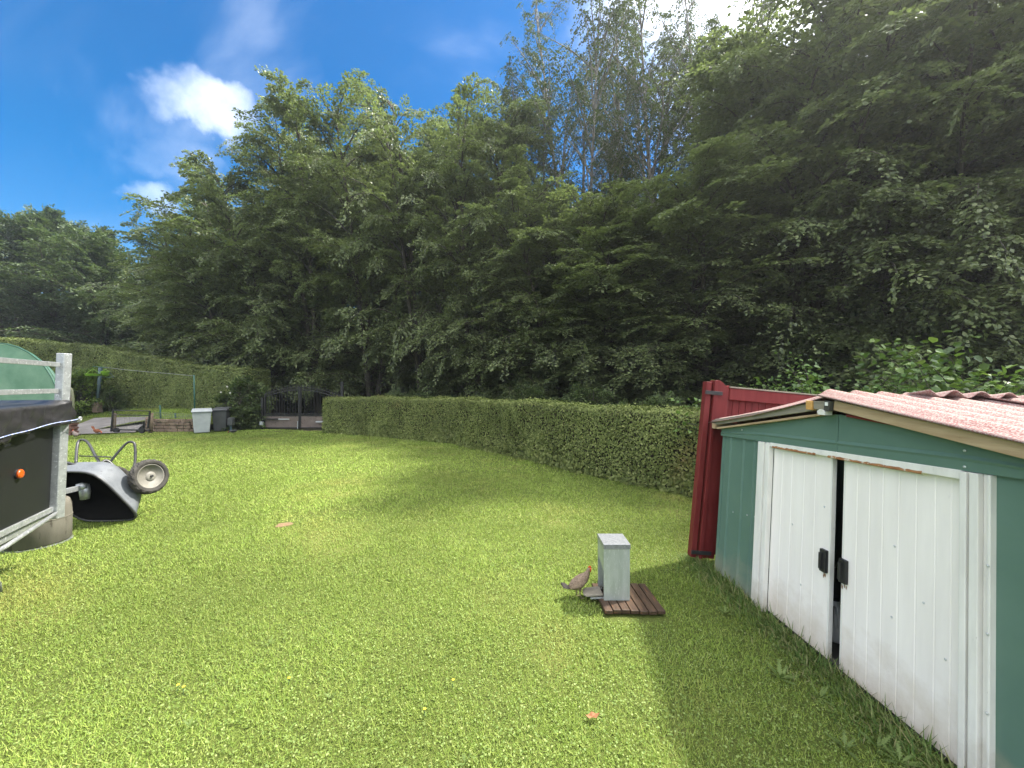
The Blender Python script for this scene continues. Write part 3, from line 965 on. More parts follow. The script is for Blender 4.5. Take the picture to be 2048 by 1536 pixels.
M['grey_post'] = surf('slate blue post', (0.045, 0.075, 0.085), (0.060, 0.090, 0.10), 8, 0.6)
M['hose'] = surf('olive hose', (0.14, 0.15, 0.09), (0.19, 0.19, 0.12), 10, 0.5)
M['hen_buff'] = surf('buff grey plumage', (0.165, 0.115, 0.080), (0.25, 0.185, 0.130), 45, 0.8, stretch=(1, 1, 2), spot=(0.085, 0.060, 0.045), spot_scale=60, spot_at=0.60, bmp=0.6, bscale=80)
M['hen_dark'] = surf('dark tail feathers', (0.035, 0.030, 0.028), (0.06, 0.05, 0.045), 30, 0.7, bmp=0.4)
M['hen_brown'] = surf('russet plumage', (0.17, 0.050, 0.020), (0.24, 0.085, 0.035), 40, 0.75, bmp=0.6, bscale=80)
M['hen_black'] = surf('black plumage', (0.020, 0.022, 0.024), (0.05, 0.052, 0.045), 30, 0.5, bmp=0.5, bscale=70)
M['hen_grey'] = surf('grey brown plumage', (0.14, 0.11, 0.10), (0.22, 0.18, 0.16), 40, 0.8, bmp=0.5, bscale=70)
M['comb'] = surf('red comb', (0.62, 0.055, 0.020), (0.70, 0.10, 0.03), 30, 0.5)
M['beak'] = surf('horn beak', (0.42, 0.26, 0.09), (0.5, 0.33, 0.13), 30, 0.5)
M['shank'] = surf('yellow grey shank', (0.20, 0.16, 0.10), (0.28, 0.23, 0.15), 40, 0.7)
M['dead_leaf'] = surf('dry fallen leaf', (0.21, 0.085, 0.035), (0.28, 0.13, 0.06), 25, 0.7)
M['sand'] = surf('bare sandy soil', (0.15, 0.092, 0.050), (0.20, 0.135, 0.075), 30, 0.95, bmp=0.8, bscale=60)
M['petal_yellow'] = surf('yellow petal', (0.75, 0.55, 0.03), (0.80, 0.62, 0.05), 10, 0.6, bmp=0)
M['petal_white'] = surf('creamy petal', (0.36, 0.35, 0.27), (0.42, 0.41, 0.34), 10, 0.6, bmp=0)
M['jug'] = surf('white plastic jug', (0.62, 0.63, 0.62), (0.70, 0.70, 0.69), 6, 0.4, bmp=0)
M['paper'] = surf('white paper tag', (0.75, 0.75, 0.72), (0.80, 0.80, 0.77), 6, 0.6, bmp=0)
M['screw'] = surf('zinc screw', (0.55, 0.56, 0.56), (0.65, 0.66, 0.66), 30, 0.35, metal=0.6, bmp=0)

def tunnel_mat():
    m, nt, b = new_mat('translucent green tunnel film')
    co = objco(nt)
    n1 = noise(nt, 3, 5, 0.6, co)
    c = ramp(nt, n1.outputs['Fac'], [(0.3, (0.15, 0.27, 0.20)), (0.7, (0.26, 0.38, 0.30))])
    nt.links.new(c, b.inputs['Base Color'])
    b.inputs['Roughness'].default_value = 0.3
    tr = nt.nodes.new('ShaderNodeBsdfTranslucent')
    nt.links.new(c, tr.inputs['Color'])
    ms = nt.nodes.new('ShaderNodeMixShader')
    ms.inputs[0].default_value = 0.5
    nt.links.new(b.outputs[0], ms.inputs[1])
    nt.links.new(tr.outputs[0], ms.inputs[2])
    nt.links.new(ms.outputs[0], nt.nodes['Material Output'].inputs['Surface'])
    bump(nt, b, n1.outputs['Fac'], 0.3, 0.03)
    return m
M['tunnel'] = tunnel_mat()

# ---------------------------------------------------------------- metal shed
APEX_Y = 2.5
SH_D = 1.75
def lean(y):
    return 0.006 + (y - 1.75) * 0.027
def F(y, h, off=0.0):
    """point on the shed front: y ahead, h up, off = out towards the lawn"""
    return Vector((shed_x(y) + lean(y) * h - off, y, h))
def tilt(y):
    return -0.052 * (y - APEX_Y)
def wall_top(y):
    return 1.445 + tilt(y)
def gable_top(y):
    return 1.655 + tilt(y) - 0.135 * abs(y - APEX_Y)
YL, YR = 3.83, 1.17

shed = thing('garden_shed', (2.9, 2.5, 0), 'green metal garden shed with white sliding doors and red corrugated roof', 'shed')

def ribbed(y0, y1, h0, h1f, off, mat, name, parent, ribs, rw=0.022, rd=0.010, into=False):
    """upright sheet between y0 > y1 with raised ribs (list of y)"""
    ys = [y0]
    for r_ in sorted(ribs, reverse=True):
        ys += [r_ + rw, r_ + rw * 0.45, r_ - rw * 0.45, r_ - rw]
    ys.append(y1)
    m_ = MB()
    P = []
    for i, y in enumerate(ys):
        k = (i - 1) % 4
        raised = 0 < i < len(ys) - 1 and k in (1, 2)
        o = off + (rd if raised else 0) * (-1 if into else 1)
        for h in np.linspace(h0, h1f(y), 6):
            P.append(F(y, float(h), o))
    m_.grid(P, len(ys), 6)
    return m_.build(name, mat, parent)

ribbed(YL, 3.24, 0.02, lambda y: wall_top(y) + 0.02, 0.0, M['green_metal'], 'front_wall_panel', shed, [3.70, 3.50, 3.35], rw=0.02, rd=0.012)
ribbed(1.74, YR, 0.02, lambda y: wall_top(y) + 0.02, 0.0, M['green_metal'], 'front_wall_panel', shed, [1.20], rd=0.010)
# corner flashing
m_ = MB()
m_.hexa([F(YL + 0.004, 0.0, 0.006), F(YL - 0.035, 0.0, 0.006), F(YL - 0.035, 0.0, -0.04), F(YL + 0.004, 0.0, -0.04)] +
        [F(YL + 0.004, wall_top(YL), 0.006), F(YL - 0.035, wall_top(YL), 0.006), F(YL - 0.035, wall_top(YL), -0.04), F(YL + 0.004, wall_top(YL), -0.04)])
m_.build('corner_flashing', M['green_metal'], shed, bevel=0.003)
# other walls, floor
for nm, y in (('side_wall', YL), ('side_wall', YR)):
    m_ = MB()
    nx = 36
    P = []
    for i in range(nx):
        dx = SH_D * i / (nx - 1)
        b = 0.012 * (1 if i % 4 in (1, 2) else 0) * (1 if y == YL else -1)
        for h in (0.02, wall_top(y) + 0.03):
            p = F(y, h, -0.012)
            P.append((p.x + dx, p.y + b, p.z))
    m_.grid(P, nx, 2)
    m_.build(nm, M['green_metal'], shed)
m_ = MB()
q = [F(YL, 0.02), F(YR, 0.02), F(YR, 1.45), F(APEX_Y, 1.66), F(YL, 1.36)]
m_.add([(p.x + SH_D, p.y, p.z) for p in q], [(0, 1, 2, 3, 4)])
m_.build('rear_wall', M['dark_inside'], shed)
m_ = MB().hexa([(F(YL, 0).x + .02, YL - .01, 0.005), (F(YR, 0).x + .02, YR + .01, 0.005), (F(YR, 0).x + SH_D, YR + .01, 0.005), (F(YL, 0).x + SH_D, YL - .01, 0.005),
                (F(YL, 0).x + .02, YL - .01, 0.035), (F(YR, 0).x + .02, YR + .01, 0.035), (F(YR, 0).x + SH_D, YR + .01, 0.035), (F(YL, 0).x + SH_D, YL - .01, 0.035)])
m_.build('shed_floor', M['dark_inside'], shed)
# gable: two sheets meeting under the ridge, with a pressed bead near the lower edge
for y0, y1 in ((YL + 0.01, APEX_Y + 0.003), (APEX_Y - 0.003, YR - 0.01)):
    m_ = MB()
    P = []
    ny = 14
    for i in range(ny):
        y = y0 + (y1 - y0) * i / (ny - 1)
        lo, hi = wall_top(y) - 0.035, gable_top(y)
        hh = hi - lo
        for h, o in ((lo, 0.004), (lo, 0.022), (lo + min(0.045, hh * .3), 0.022), (lo + min(0.058, hh * .4), 0.027), (lo + min(0.075, hh * .5), 0.018), (lo + hh * 0.75, 0.018), (hi, 0.020), (hi, 0.0)):
            P.append(F(y, h, o))
    m_.grid(P, ny, 8)
    m_.build('gable_panel', M['green_metal'], shed)
m_ = MB()
m_.hexa([F(APEX_Y + 0.008, wall_top(APEX_Y) - 0.03, 0.024), F(APEX_Y - 0.008, wall_top(APEX_Y) - 0.03, 0.024), F(APEX_Y - 0.008, wall_top(APEX_Y) - 0.03, 0.014), F(APEX_Y + 0.008, wall_top(APEX_Y) - 0.03, 0.014),
         F(APEX_Y + 0.008, 1.65, 0.024), F(APEX_Y - 0.008, 1.65, 0.024), F(APEX_Y - 0.008, 1.65, 0.014), F(APEX_Y + 0.008, 1.65, 0.014)])
m_.build('gable_seam', M['green_metal'], shed)
# thin capping along the gable top
for ya, yb, mt in ((YL + 0.03, APEX_Y + 0.1, M['raw_wood']), (APEX_Y - 0.1, YR - 0.02, M['red_paint'])):
    a, b = F(ya, gable_top(ya) + 0.009, 0.03), F(yb, gable_top(yb) + 0.009, 0.03)
    MB().beam(a, b, 0.05, 0.016).build('gable_cap', mt, shed, bevel=0.002)
# door frame
def upright(ya, yb, o0, o1, h0, h1, mat, name, bev=0.003, parent=None):
    m2 = MB()
    m2.hexa([F(ya, h0, o1), F(yb, h0, o1), F(yb, h0, o0), F(ya, h0, o0), F(ya, h1(ya), o1), F(yb, h1(yb), o1), F(yb, h1(yb), o0), F(ya, h1(ya), o0)])
    return m2.build(name, mat, parent or shed, bevel=bev)
fr_top = lambda y: wall_top(y) - 0.038
upright(3.263, 3.19, -0.01, 0.030, 0.01, fr_top, M['white_trim'], 'door_frame_post')
upright(3.19, 3.155, -0.01, 0.016, 0.01, fr_top, M['white_trim'], 'door_frame_post')
upright(3.155, 3.125, -0.01, 0.030, 0.01, fr_top, M['white_trim'], 'door_frame_post')
upright(1.812, 1.785, -0.01, 0.034, 0.01, fr_top, M['white_trim'], 'door_frame_post')
upright(1.785, 1.772, -0.01, 0.022, 0.01, fr_top, M['white_trim'], 'door_frame_post')
upright(1.772, 1.738, -0.01, 0.036, 0.01, fr_top, M['white_trim'], 'door_frame_post')
upright(1.738, 1.712, -0.01, 0.012, 0.01, fr_top, M['white_trim'], 'door_frame_post')
upright(1.712, 1.700, -0.01, 0.028, 0.01, fr_top, M['white_trim'], 'door_frame_post')
# sliding track with its rusty lip
m_ = MB()
m_.hexa([F(3.125, wall_top(3.12) - 0.066, 0.026), F(1.812, wall_top(1.81) - 0.078, 0.026), F(1.812, wall_top(1.81) - 0.078, -0.03), F(3.125, wall_top(3.12) - 0.066, -0.03),
         F(3.125, wall_top(3.12) - 0.034, 0.026), F(1.812, wall_top(1.81) - 0.034, 0.026), F(1.812, wall_top(1.81) - 0.034, -0.03), F(3.125, wall_top(3.12) - 0.034, -0.03)])
track = m_.build('door_track', M['white_trim'], shed, bevel=0.003)
for ya, yb in ((3.09, 2.66), (2.56, 1.98)):
    m_ = MB()
    nseg = 26
    P = []
    for i in range(nseg):
        y = ya + (yb - ya) * i / (nseg - 1)
        k = wall_top(y) - 0.066 - 0.012 * (3.12 - y) / 1.31
        jag = random.uniform(0.005, 0.013)
        P += [F(y, k + jag * 0.9, 0.0268), F(y, k - 0.004, 0.031), F(y, k - 0.008, 0.024)]
    m_.grid(P, nseg, 3)
    attach(m_.build('rust_edge', M['rust'], None), track)
# doors
def door(y0, y1, ribs, hnd_y, hnd_h, h0):
    top = lambda y: wall_top(y) - 0.062 - 0.012 * (3.12 - y) / 1.31
    d = ribbed(y0, y1, h0, top, -0.012, M['white_metal'], 'door', shed, ribs, rw=0.005, rd=0.0018, into=True)
    e = MB()
    for ya in (y0, y1):
        s_ = 0.012 if ya == y0 else -0.012
        e.hexa([F(ya, h0, -0.0115), F(ya - s_, h0, -0.0115), F(ya - s_, h0, -0.04), F(ya, h0, -0.04), F(ya, top(ya), -0.0115), F(ya - s_, top(ya), -0.0115), F(ya - s_, top(ya), -0.04), F(ya, top(ya), -0.04)])
    attach(e.build('door_edge', M['white_trim'], None), d)
    hm = MB()
    a = 0.024
    hm.hexa([F(hnd_y + a, hnd_h - .075, 0.012), F(hnd_y - a, hnd_h - .075, 0.012), F(hnd_y - a, hnd_h - .075, -0.011), F(hnd_y + a, hnd_h - .075, -0.011),
             F(hnd_y + a, hnd_h + .075, 0.012), F(hnd_y - a, hnd_h + .075, 0.012), F(hnd_y - a, hnd_h + .075, -0.011), F(hnd_y + a, hnd_h + .075, -0.011)])
    hm.hexa([F(hnd_y + a * .5, hnd_h - .055, 0.030), F(hnd_y - a * .2, hnd_h - .055, 0.030), F(hnd_y - a * .2, hnd_h - .055, 0.010), F(hnd_y + a * .5, hnd_h - .055, 0.010),
             F(hnd_y + a * .5, hnd_h + .055, 0.030), F(hnd_y - a * .2, hnd_h + .055, 0.030), F(hnd_y - a * .2, hnd_h + .055, 0.010), F(hnd_y + a * .5, hnd_h + .055, 0.010)])
    attach(hm.build('handle', M['black_plastic'], None, bevel=0.004), d)
    rs = MB()
    P_ = [F(hnd_y + random.uniform(-.022, .022), hnd_h - .078 - random.uniform(0, .03), -0.0105) for _ in range(5)]
    for p_ in P_:
        rs.add([p_ + Vector((0, .004, .006)), p_ + Vector((0, -.004, .005)), p_ + Vector((0, -.002, -.016)), p_ + Vector((0, .003, -.012))], [(0, 1, 2, 3)])
    attach(rs.build('rust_stain', M['rust'], None), d)
    return d
door(3.122, 2.565, [3.02, 2.92, 2.80, 2.70], 2.600, 0.665, 0.03)
door(2.478, 1.815, [2.38, 2.30, 2.22, 2.13, 2.04, 1.95, 1.88], 2.452, 0.665, 0.03)
# screws
for y, h, o in ((3.66, 1.44, .02), (3.60, 0.66, .002), (3.40, .70, .002), (3.30, .72, .002), (2.15, .95, -.012), (2.16, .55, -.012), (2.62, 1.02, -.012), (2.80, .40, -.012), (1.706, 1.05, .03), (1.706, .75, .03), (1.706, .40, .03),
                (1.80, 1.54, .022), (1.80, 1.465, .022), (3.5, 1.435, .022), (2.0, .72, -.012), (1.90, .5, -.012), (2.9, .8, -.012)):
    MB().lathe(F(y, h, o), (-1, 0, 0), [(0, .006), (.003, .006), (.005, .003)], 8).build('screw', M['screw'], shed)

# corrugated roof: sheets on both slopes, waves running down the slope
RIDGE = 1.795
def roof_sheet(xa, xb, y_top, y_low, h_top, h_low, name='corrugated_sheet', phase=0.0, warp=0.0):
    m2 = MB()
    pitch, amp, th = 0.170, 0.021, 0.008
    nx = int((xb - xa) / pitch * 8) + 1
    nyy = 5
    top, bot = [], []
    for i in range(nx):
        x = xa + (xb - xa) * i / (nx - 1)
        wv = amp * math.cos(2 * math.pi * (x - xa) / pitch + phase)
        for j in range(nyy):
            t = j / (nyy - 1)
            y = y_top + (y_low - y_top) * t
            h = h_top + (h_low - h_top) * t + wv + warp * math.sin(t * 3.1) * 0.02 - 0.045 * (x - XF)
            top.append((x, y, h))
            bot.append((x, y, h - th))
    m2.grid(top, nx, nyy)
    m2.grid(bot, nx, nyy)
    k = nx * nyy
    fs = []
    for i in range(nx - 1):
        for e in (0, nyy - 1):
            a, b = i * nyy + e, (i + 1) * nyy + e
            fs.append((a, b, b + k, a + k))
    for j in range(nyy - 1):
        for e in (0, nx - 1):
            a, b = e * nyy + j, e * nyy + j + 1
            fs.append((a, b, b + k, a + k))
    m2.f += fs
    return m2.build(name, M['roof_red'], shed, smooth=True)

XF = 2.03
roof_sheet(XF + 0.005, XF + 0.60, APEX_Y + 0.02, 4.03, RIDGE - 0.005, 1.475, warp=-1, phase=math.pi)
roof_sheet(XF + 0.56, XF + 1.90, APEX_Y - 0.10, 4.05, RIDGE + 0.030, 1.50, phase=0.6)
roof_sheet(XF - 0.015, XF + 0.95, APEX_Y + 0.06, 1.02, RIDGE + 0.005, 1.565, phase=math.pi)
roof_sheet(XF + 0.91, XF + 1.90, APEX_Y + 0.05, 1.02, RIDGE + 0.020, 1.585)
# roof timbers
a, b = Vector((XF + 0.03, 2.46, 1.715)), Vector((XF + 0.03, 1.05, 1.488 + 0.02))
MB().beam(a, b, 0.035, 0.062).build('rafter_board', M['raw_wood'], shed, bevel=0.003)
a, b = Vector((XF + 0.035, 2.62, 1.700)), Vector((XF + 0.035, 3.98, 1.452))
MB().beam(a, b, 0.020, 0.055).build('fascia_board', M['grey_wood'], shed, bevel=0.003)
MB().beam((XF - 0.005, 2.645, 1.705), (XF + 1.8, 2.645, 1.715), 0.055, 0.062).build('ridge_beam', M['orange_wood'], shed, bevel=0.003)
MB().beam((XF + 0.015, 2.61, 1.708), (XF + 0.015, 2.50, 1.712), 0.03, 0.055).build('timber_block', M['grey_wood'], shed, bevel=0.003)
blk = MB().beam((XF + 0.0, 2.505, 1.712), (XF + 0.0, 2.462, 1.708), 0.03, 0.062).build('timber_block', M['dark_inside'], shed, bevel=0.003)
tagp = MB().box((XF - 0.0165, 2.482, 1.722), 0.003, 0.022, 0.022)
attach(tagp.build('paper_tag', M['paper'], None), blk)
m_ = MB()
for y, z in ((2.545, 1.665),):
    m_.hexa([(XF, y + .03, z - .018), (XF, y - .03, z - .018), (XF + .05, y - .03, z - .018), (XF + .05, y + .03, z - .018),
             (XF, y + .036, z + .006), (XF, y - .03, z + .006), (XF + .05, y - .03, z + .006), (XF + .05, y + .036, z + .006)])
    m_.hexa([(XF, y + .036, z + .0062), (XF, y - .03, z + .0062), (XF + .05, y - .03, z + .0062), (XF + .05, y + .036, z + .0062),
             (XF, y + .012, z + .020), (XF, y - .008, z + .020), (XF + .05, y - .008, z + .020), (XF + .05, y + .012, z + .020)])
m_.build('white_bracket', M['white_trim'], shed, bevel=0.002)
MB().beam((XF + 0.01, 3.93, 1.425), (XF + 1.7, 3.93, 1.43), 0.05, 0.05).build('eave_beam', M['raw_wood'], shed, bevel=0.003)

# jugs dimly visible through the gap
jug = thing('plastic_jug', (2.31, 2.78, 0.035), 'white plastic jug inside the dark shed seen through the door gap', 'jug')
MB().lathe((2.31, 2.78, 0.036), (0, 0, 1), [(0, .08), (.02, .10), (.16, .10), (.21, .07), (.24, .03), (.27, .03)], 20).build('body', M['jug'], jug, smooth=True)
MB().lathe((2.31, 2.78, 0.307), (0, 0, 1), [(0, .035), (.025, .035)], 16).build('cap', M['black_plastic'], jug)
MB().tube([(2.26, 2.70, .16), (2.23, 2.67, .18), (2.23, 2.67, .24), (2.28, 2.74, .27)], 0.010, 8).build('handle', M['jug'], jug, smooth=True)

# ---------------------------------------------------------------- red wooden gate standing against the shed side
gate = thing('wooden_gate', (2.0, 4.02, 0), 'dark red boarded wooden gate leaf folded back against the shed side', 'gate')
GO = Vector((1.88, 4.03, 0.06))
ga = R(5.2)                              # sags clockwise as seen from the lawn
gx = Vector((math.cos(ga), 0.03, -math.sin(ga)))
gz = Vector((math.sin(ga), 0, math.cos(ga)))
gy = Vector((0, 1, 0))
def Gp(u, w, d=0.0):
    return GO + gx * u + gz * w + gy * d
def gbox(u0, u1, w0, w1, d0, d1, name, mat=None, bev=0.004, top=None, parent=None):
    t0, t1 = (w1, w1) if top is None else top
    m2 = MB().hexa([Gp(u0, w0, d0), Gp(u1, w0, d0), Gp(u1, w0, d1), Gp(u0, w0, d1), Gp(u0, t0, d0), Gp(u1, t1, d0), Gp(u1, t1, d1), Gp(u0, t0, d1)])
    return m2.build(name, mat or M['red_paint'], parent or gate, bevel=bev)
gbox(-0.035, 0.022, 0.0, 1.82, -0.03, 0.05, 'hinge_post')
gbox(0.040, 0.075, 0.0, 1.84, -0.055, 0.05, 'end_strip')
# shaped top of the broad stile
m_ = MB()
prof = [(0.075, 1.845), (0.105, 1.843), (0.135, 1.825), (0.160, 1.800), (0.180, 1.790), (0.208, 1.800)]
lo = [(u, 0.0) for u, _ in prof]
P = []
for d in (-0.03, 0.015):
    P += [Gp(u, w, d) for u, w in prof]
    P += [Gp(u, w, d) for u, w in lo]
k = len(prof)
fs = []
for i in range(k - 1):
    fs += [(i, i + 1, k + i + 1, k + i), (2 * k + i, 2 * k + i + 1, 3 * k + i + 1, 3 * k + i), (i, i + 1, 2 * k + i + 1, 2 * k + i)]
fs += [(0, k, 3 * k, 2 * k), (k - 1, 2 * k - 1, 4 * k - 1, 3 * k - 1)]
m_.add(P, fs)
m_.build('stile', M['red_paint'], gate)
rail = gbox(0.21, 1.75, 1.655, 1.775, -0.045, 0.005, 'top_rail')
gbox(0.205, 1.755, 1.777, 1.790, -0.055, 0.015, 'rail_cap', M['grey_wood'], 0.002)
gbox(0.21, 1.75, 0.10, 0.22, -0.030, 0.005, 'bottom_rail')
for i in range(22):
    u0 = 0.211 + i * 0.0695
    gbox(u0, u0 + 0.0655, 0.03, 1.70, 0.007, 0.026 + random.uniform(0, .002), 'plank', bev=0.003)
hin = gbox(-0.055, 0.125, 1.690, 1.728, -0.064, -0.056, 'strap_hinge', M['black_steel'], 0.002)
gbox(-0.050, 0.160, 0.045, 0.085, -0.062, -0.056, 'strap_hinge', M['black_steel'], 0.002)

# ---------------------------------------------------------------- feeder, deck, hens
deck = thing('slatted_deck', (1.05, 3.27, 0), 'small square mat of wet brown wooden slats under the feeder', 'deck')
DX0, DX1, DY0, DY1 = 0.735, 1.222, 3.075, 3.50
nsl = 7
wsl = (DX1 - DX0) / nsl
for i in range(nsl):
    x0 = DX0 + i * wsl
    z1 = 0.052 + random.uniform(-.002, .002)
    m_ = MB().hexa([(x0 + .004, DY0 + .01 * math.sin(i), .022), (x0 + wsl - .004, DY0 + .01 * math.sin(i), .022), (x0 + wsl - .004 - .02, DY1, .022), (x0 + .004 - .02, DY1, .022),
                    (x0 + .004, DY0 + .01 * math.sin(i), z1), (x0 + wsl - .004, DY0 + .01 * math.sin(i), z1), (x0 + wsl - .004 - .02, DY1, z1), (x0 + .004 - .02, DY1, z1)])
    m_.build('slat', M['deck_wood'], deck, bevel=0.004)
for y in (3.14, 3.43):
    MB().box(((DX0 + DX1) / 2 - .01, y, 0.011), DX1 - DX0 - .03, 0.05, 0.021).build('batten', M['deck_wood'], deck)

FX0, FX1, FY0, FY1, FZ0, FZ1 = 0.762, 0.978, 3.215, 3.44, 0.054, 0.515
feeder = thing('poultry_feeder', (0.9, 3.32, 0.053), 'galvanised metal treadle poultry feeder box standing on slats', 'feeder')
m_ = MB()
cut = [(FY0, FZ0), (FY0, FZ1), (FY1, FZ1), (FY1, FZ0 + .24), ]
# front, right and back sheets, sloped opening on the left side
t = 0.006
m_.hexa([(FX0, FY0, FZ0), (FX1, FY0, FZ0), (FX1, FY0 + t, FZ0), (FX0, FY0 + t, FZ0), (FX0, FY0, FZ1), (FX1, FY0, FZ1), (FX1, FY0 + t, FZ1), (FX0, FY0 + t, FZ1)])
m_.hexa([(FX0, FY1 - t, FZ0), (FX1, FY1 - t, FZ0), (FX1, FY1, FZ0), (FX0, FY1, FZ0), (FX0, FY1 - t, FZ1), (FX1, FY1 - t, FZ1), (FX1, FY1, FZ1), (FX0, FY1, FZ1)])
m_.hexa([(FX1 - t, FY0 + t + .001, FZ0), (FX1, FY0 + t + .001, FZ0), (FX1, FY1 - t - .001, FZ0), (FX1 - t, FY1 - t - .001, FZ0), (FX1 - t, FY0 + t + .001, FZ1), (FX1, FY0 + t + .001, FZ1), (FX1, FY1 - t - .001, FZ1), (FX1 - t, FY1 - t - .001, FZ1)])
ya, yb = FY0 + t + .001, FY1 - t - .001
m_.hexa([(FX0, ya, FZ0 + .245), (FX0, yb, FZ0 + .29), (FX0 + t, yb, FZ0 + .29), (FX0 + t, ya, FZ0 + .245), (FX0, ya, FZ1), (FX0, yb, FZ1), (FX0 + t, yb, FZ1), (FX0 + t, ya, FZ1)])
m_.build('body', M['galv_feeder'], feeder)
m_ = MB().hexa([(FX0 + .001, ya, FZ0 + .245), (FX0 + .001, yb, FZ0 + .285), (FX0 + .075, yb, FZ0 + .02), (FX0 + .075, ya, FZ0 + .02),
                (FX0 + .007, ya, FZ0 + .249), (FX0 + .007, yb, FZ0 + .289), (FX0 + .081, yb, FZ0 + .024), (FX0 + .081, ya, FZ0 + .024)])
m_.build('flap', M['galv'], feeder)
m_ = MB().hexa([(FX0 - .004, FY0 - .005, FZ1 - .035), (FX1 + .005, FY0 - .005, FZ1 - .035), (FX1 + .005, FY1 + .005, FZ1 - .035), (FX0 - .004, FY1 + .005, FZ1 - .035),
                (FX0 - .004, FY0 - .005, FZ1 + .006), (FX1 + .005, FY0 - .005, FZ1 + .006), (FX1 + .005, FY1 + .005, FZ1 + .006), (FX0 - .004, FY1 + .005, FZ1 + .006)])
m_.build('lid', M['galv_lid'], feeder, bevel=0.003)
m_ = MB()
P = [(x_ - .038, y_, z_) for x_, y_, z_ in ((0.803, 3.255, .082), (0.665, 3.262, .070), (0.645, 3.29, .068), (0.650, 3.37, .068), (0.68, 3.39, .070), (0.803, 3.395, .082))]
m_.add(P + [(x, y, z - .014) for x, y, z in P], [tuple(range(6)), tuple(range(11, 5, -1))] + [(i, (i + 1) % 6, 6 + (i + 1) % 6, 6 + i) for i in range(6)])
tr_ = m_.build('treadle', M['grey_wood'], feeder, bevel=0.003)
m_ = MB()
m_.beam((0.66, 3.26, .048), (0.79, 3.25, .058), .01, .012).beam((0.66, 3.385, .048), (0.79, 3.395, .058), .01, .012)
attach(m_.build('treadle_arm', M['galv'], None), tr_)

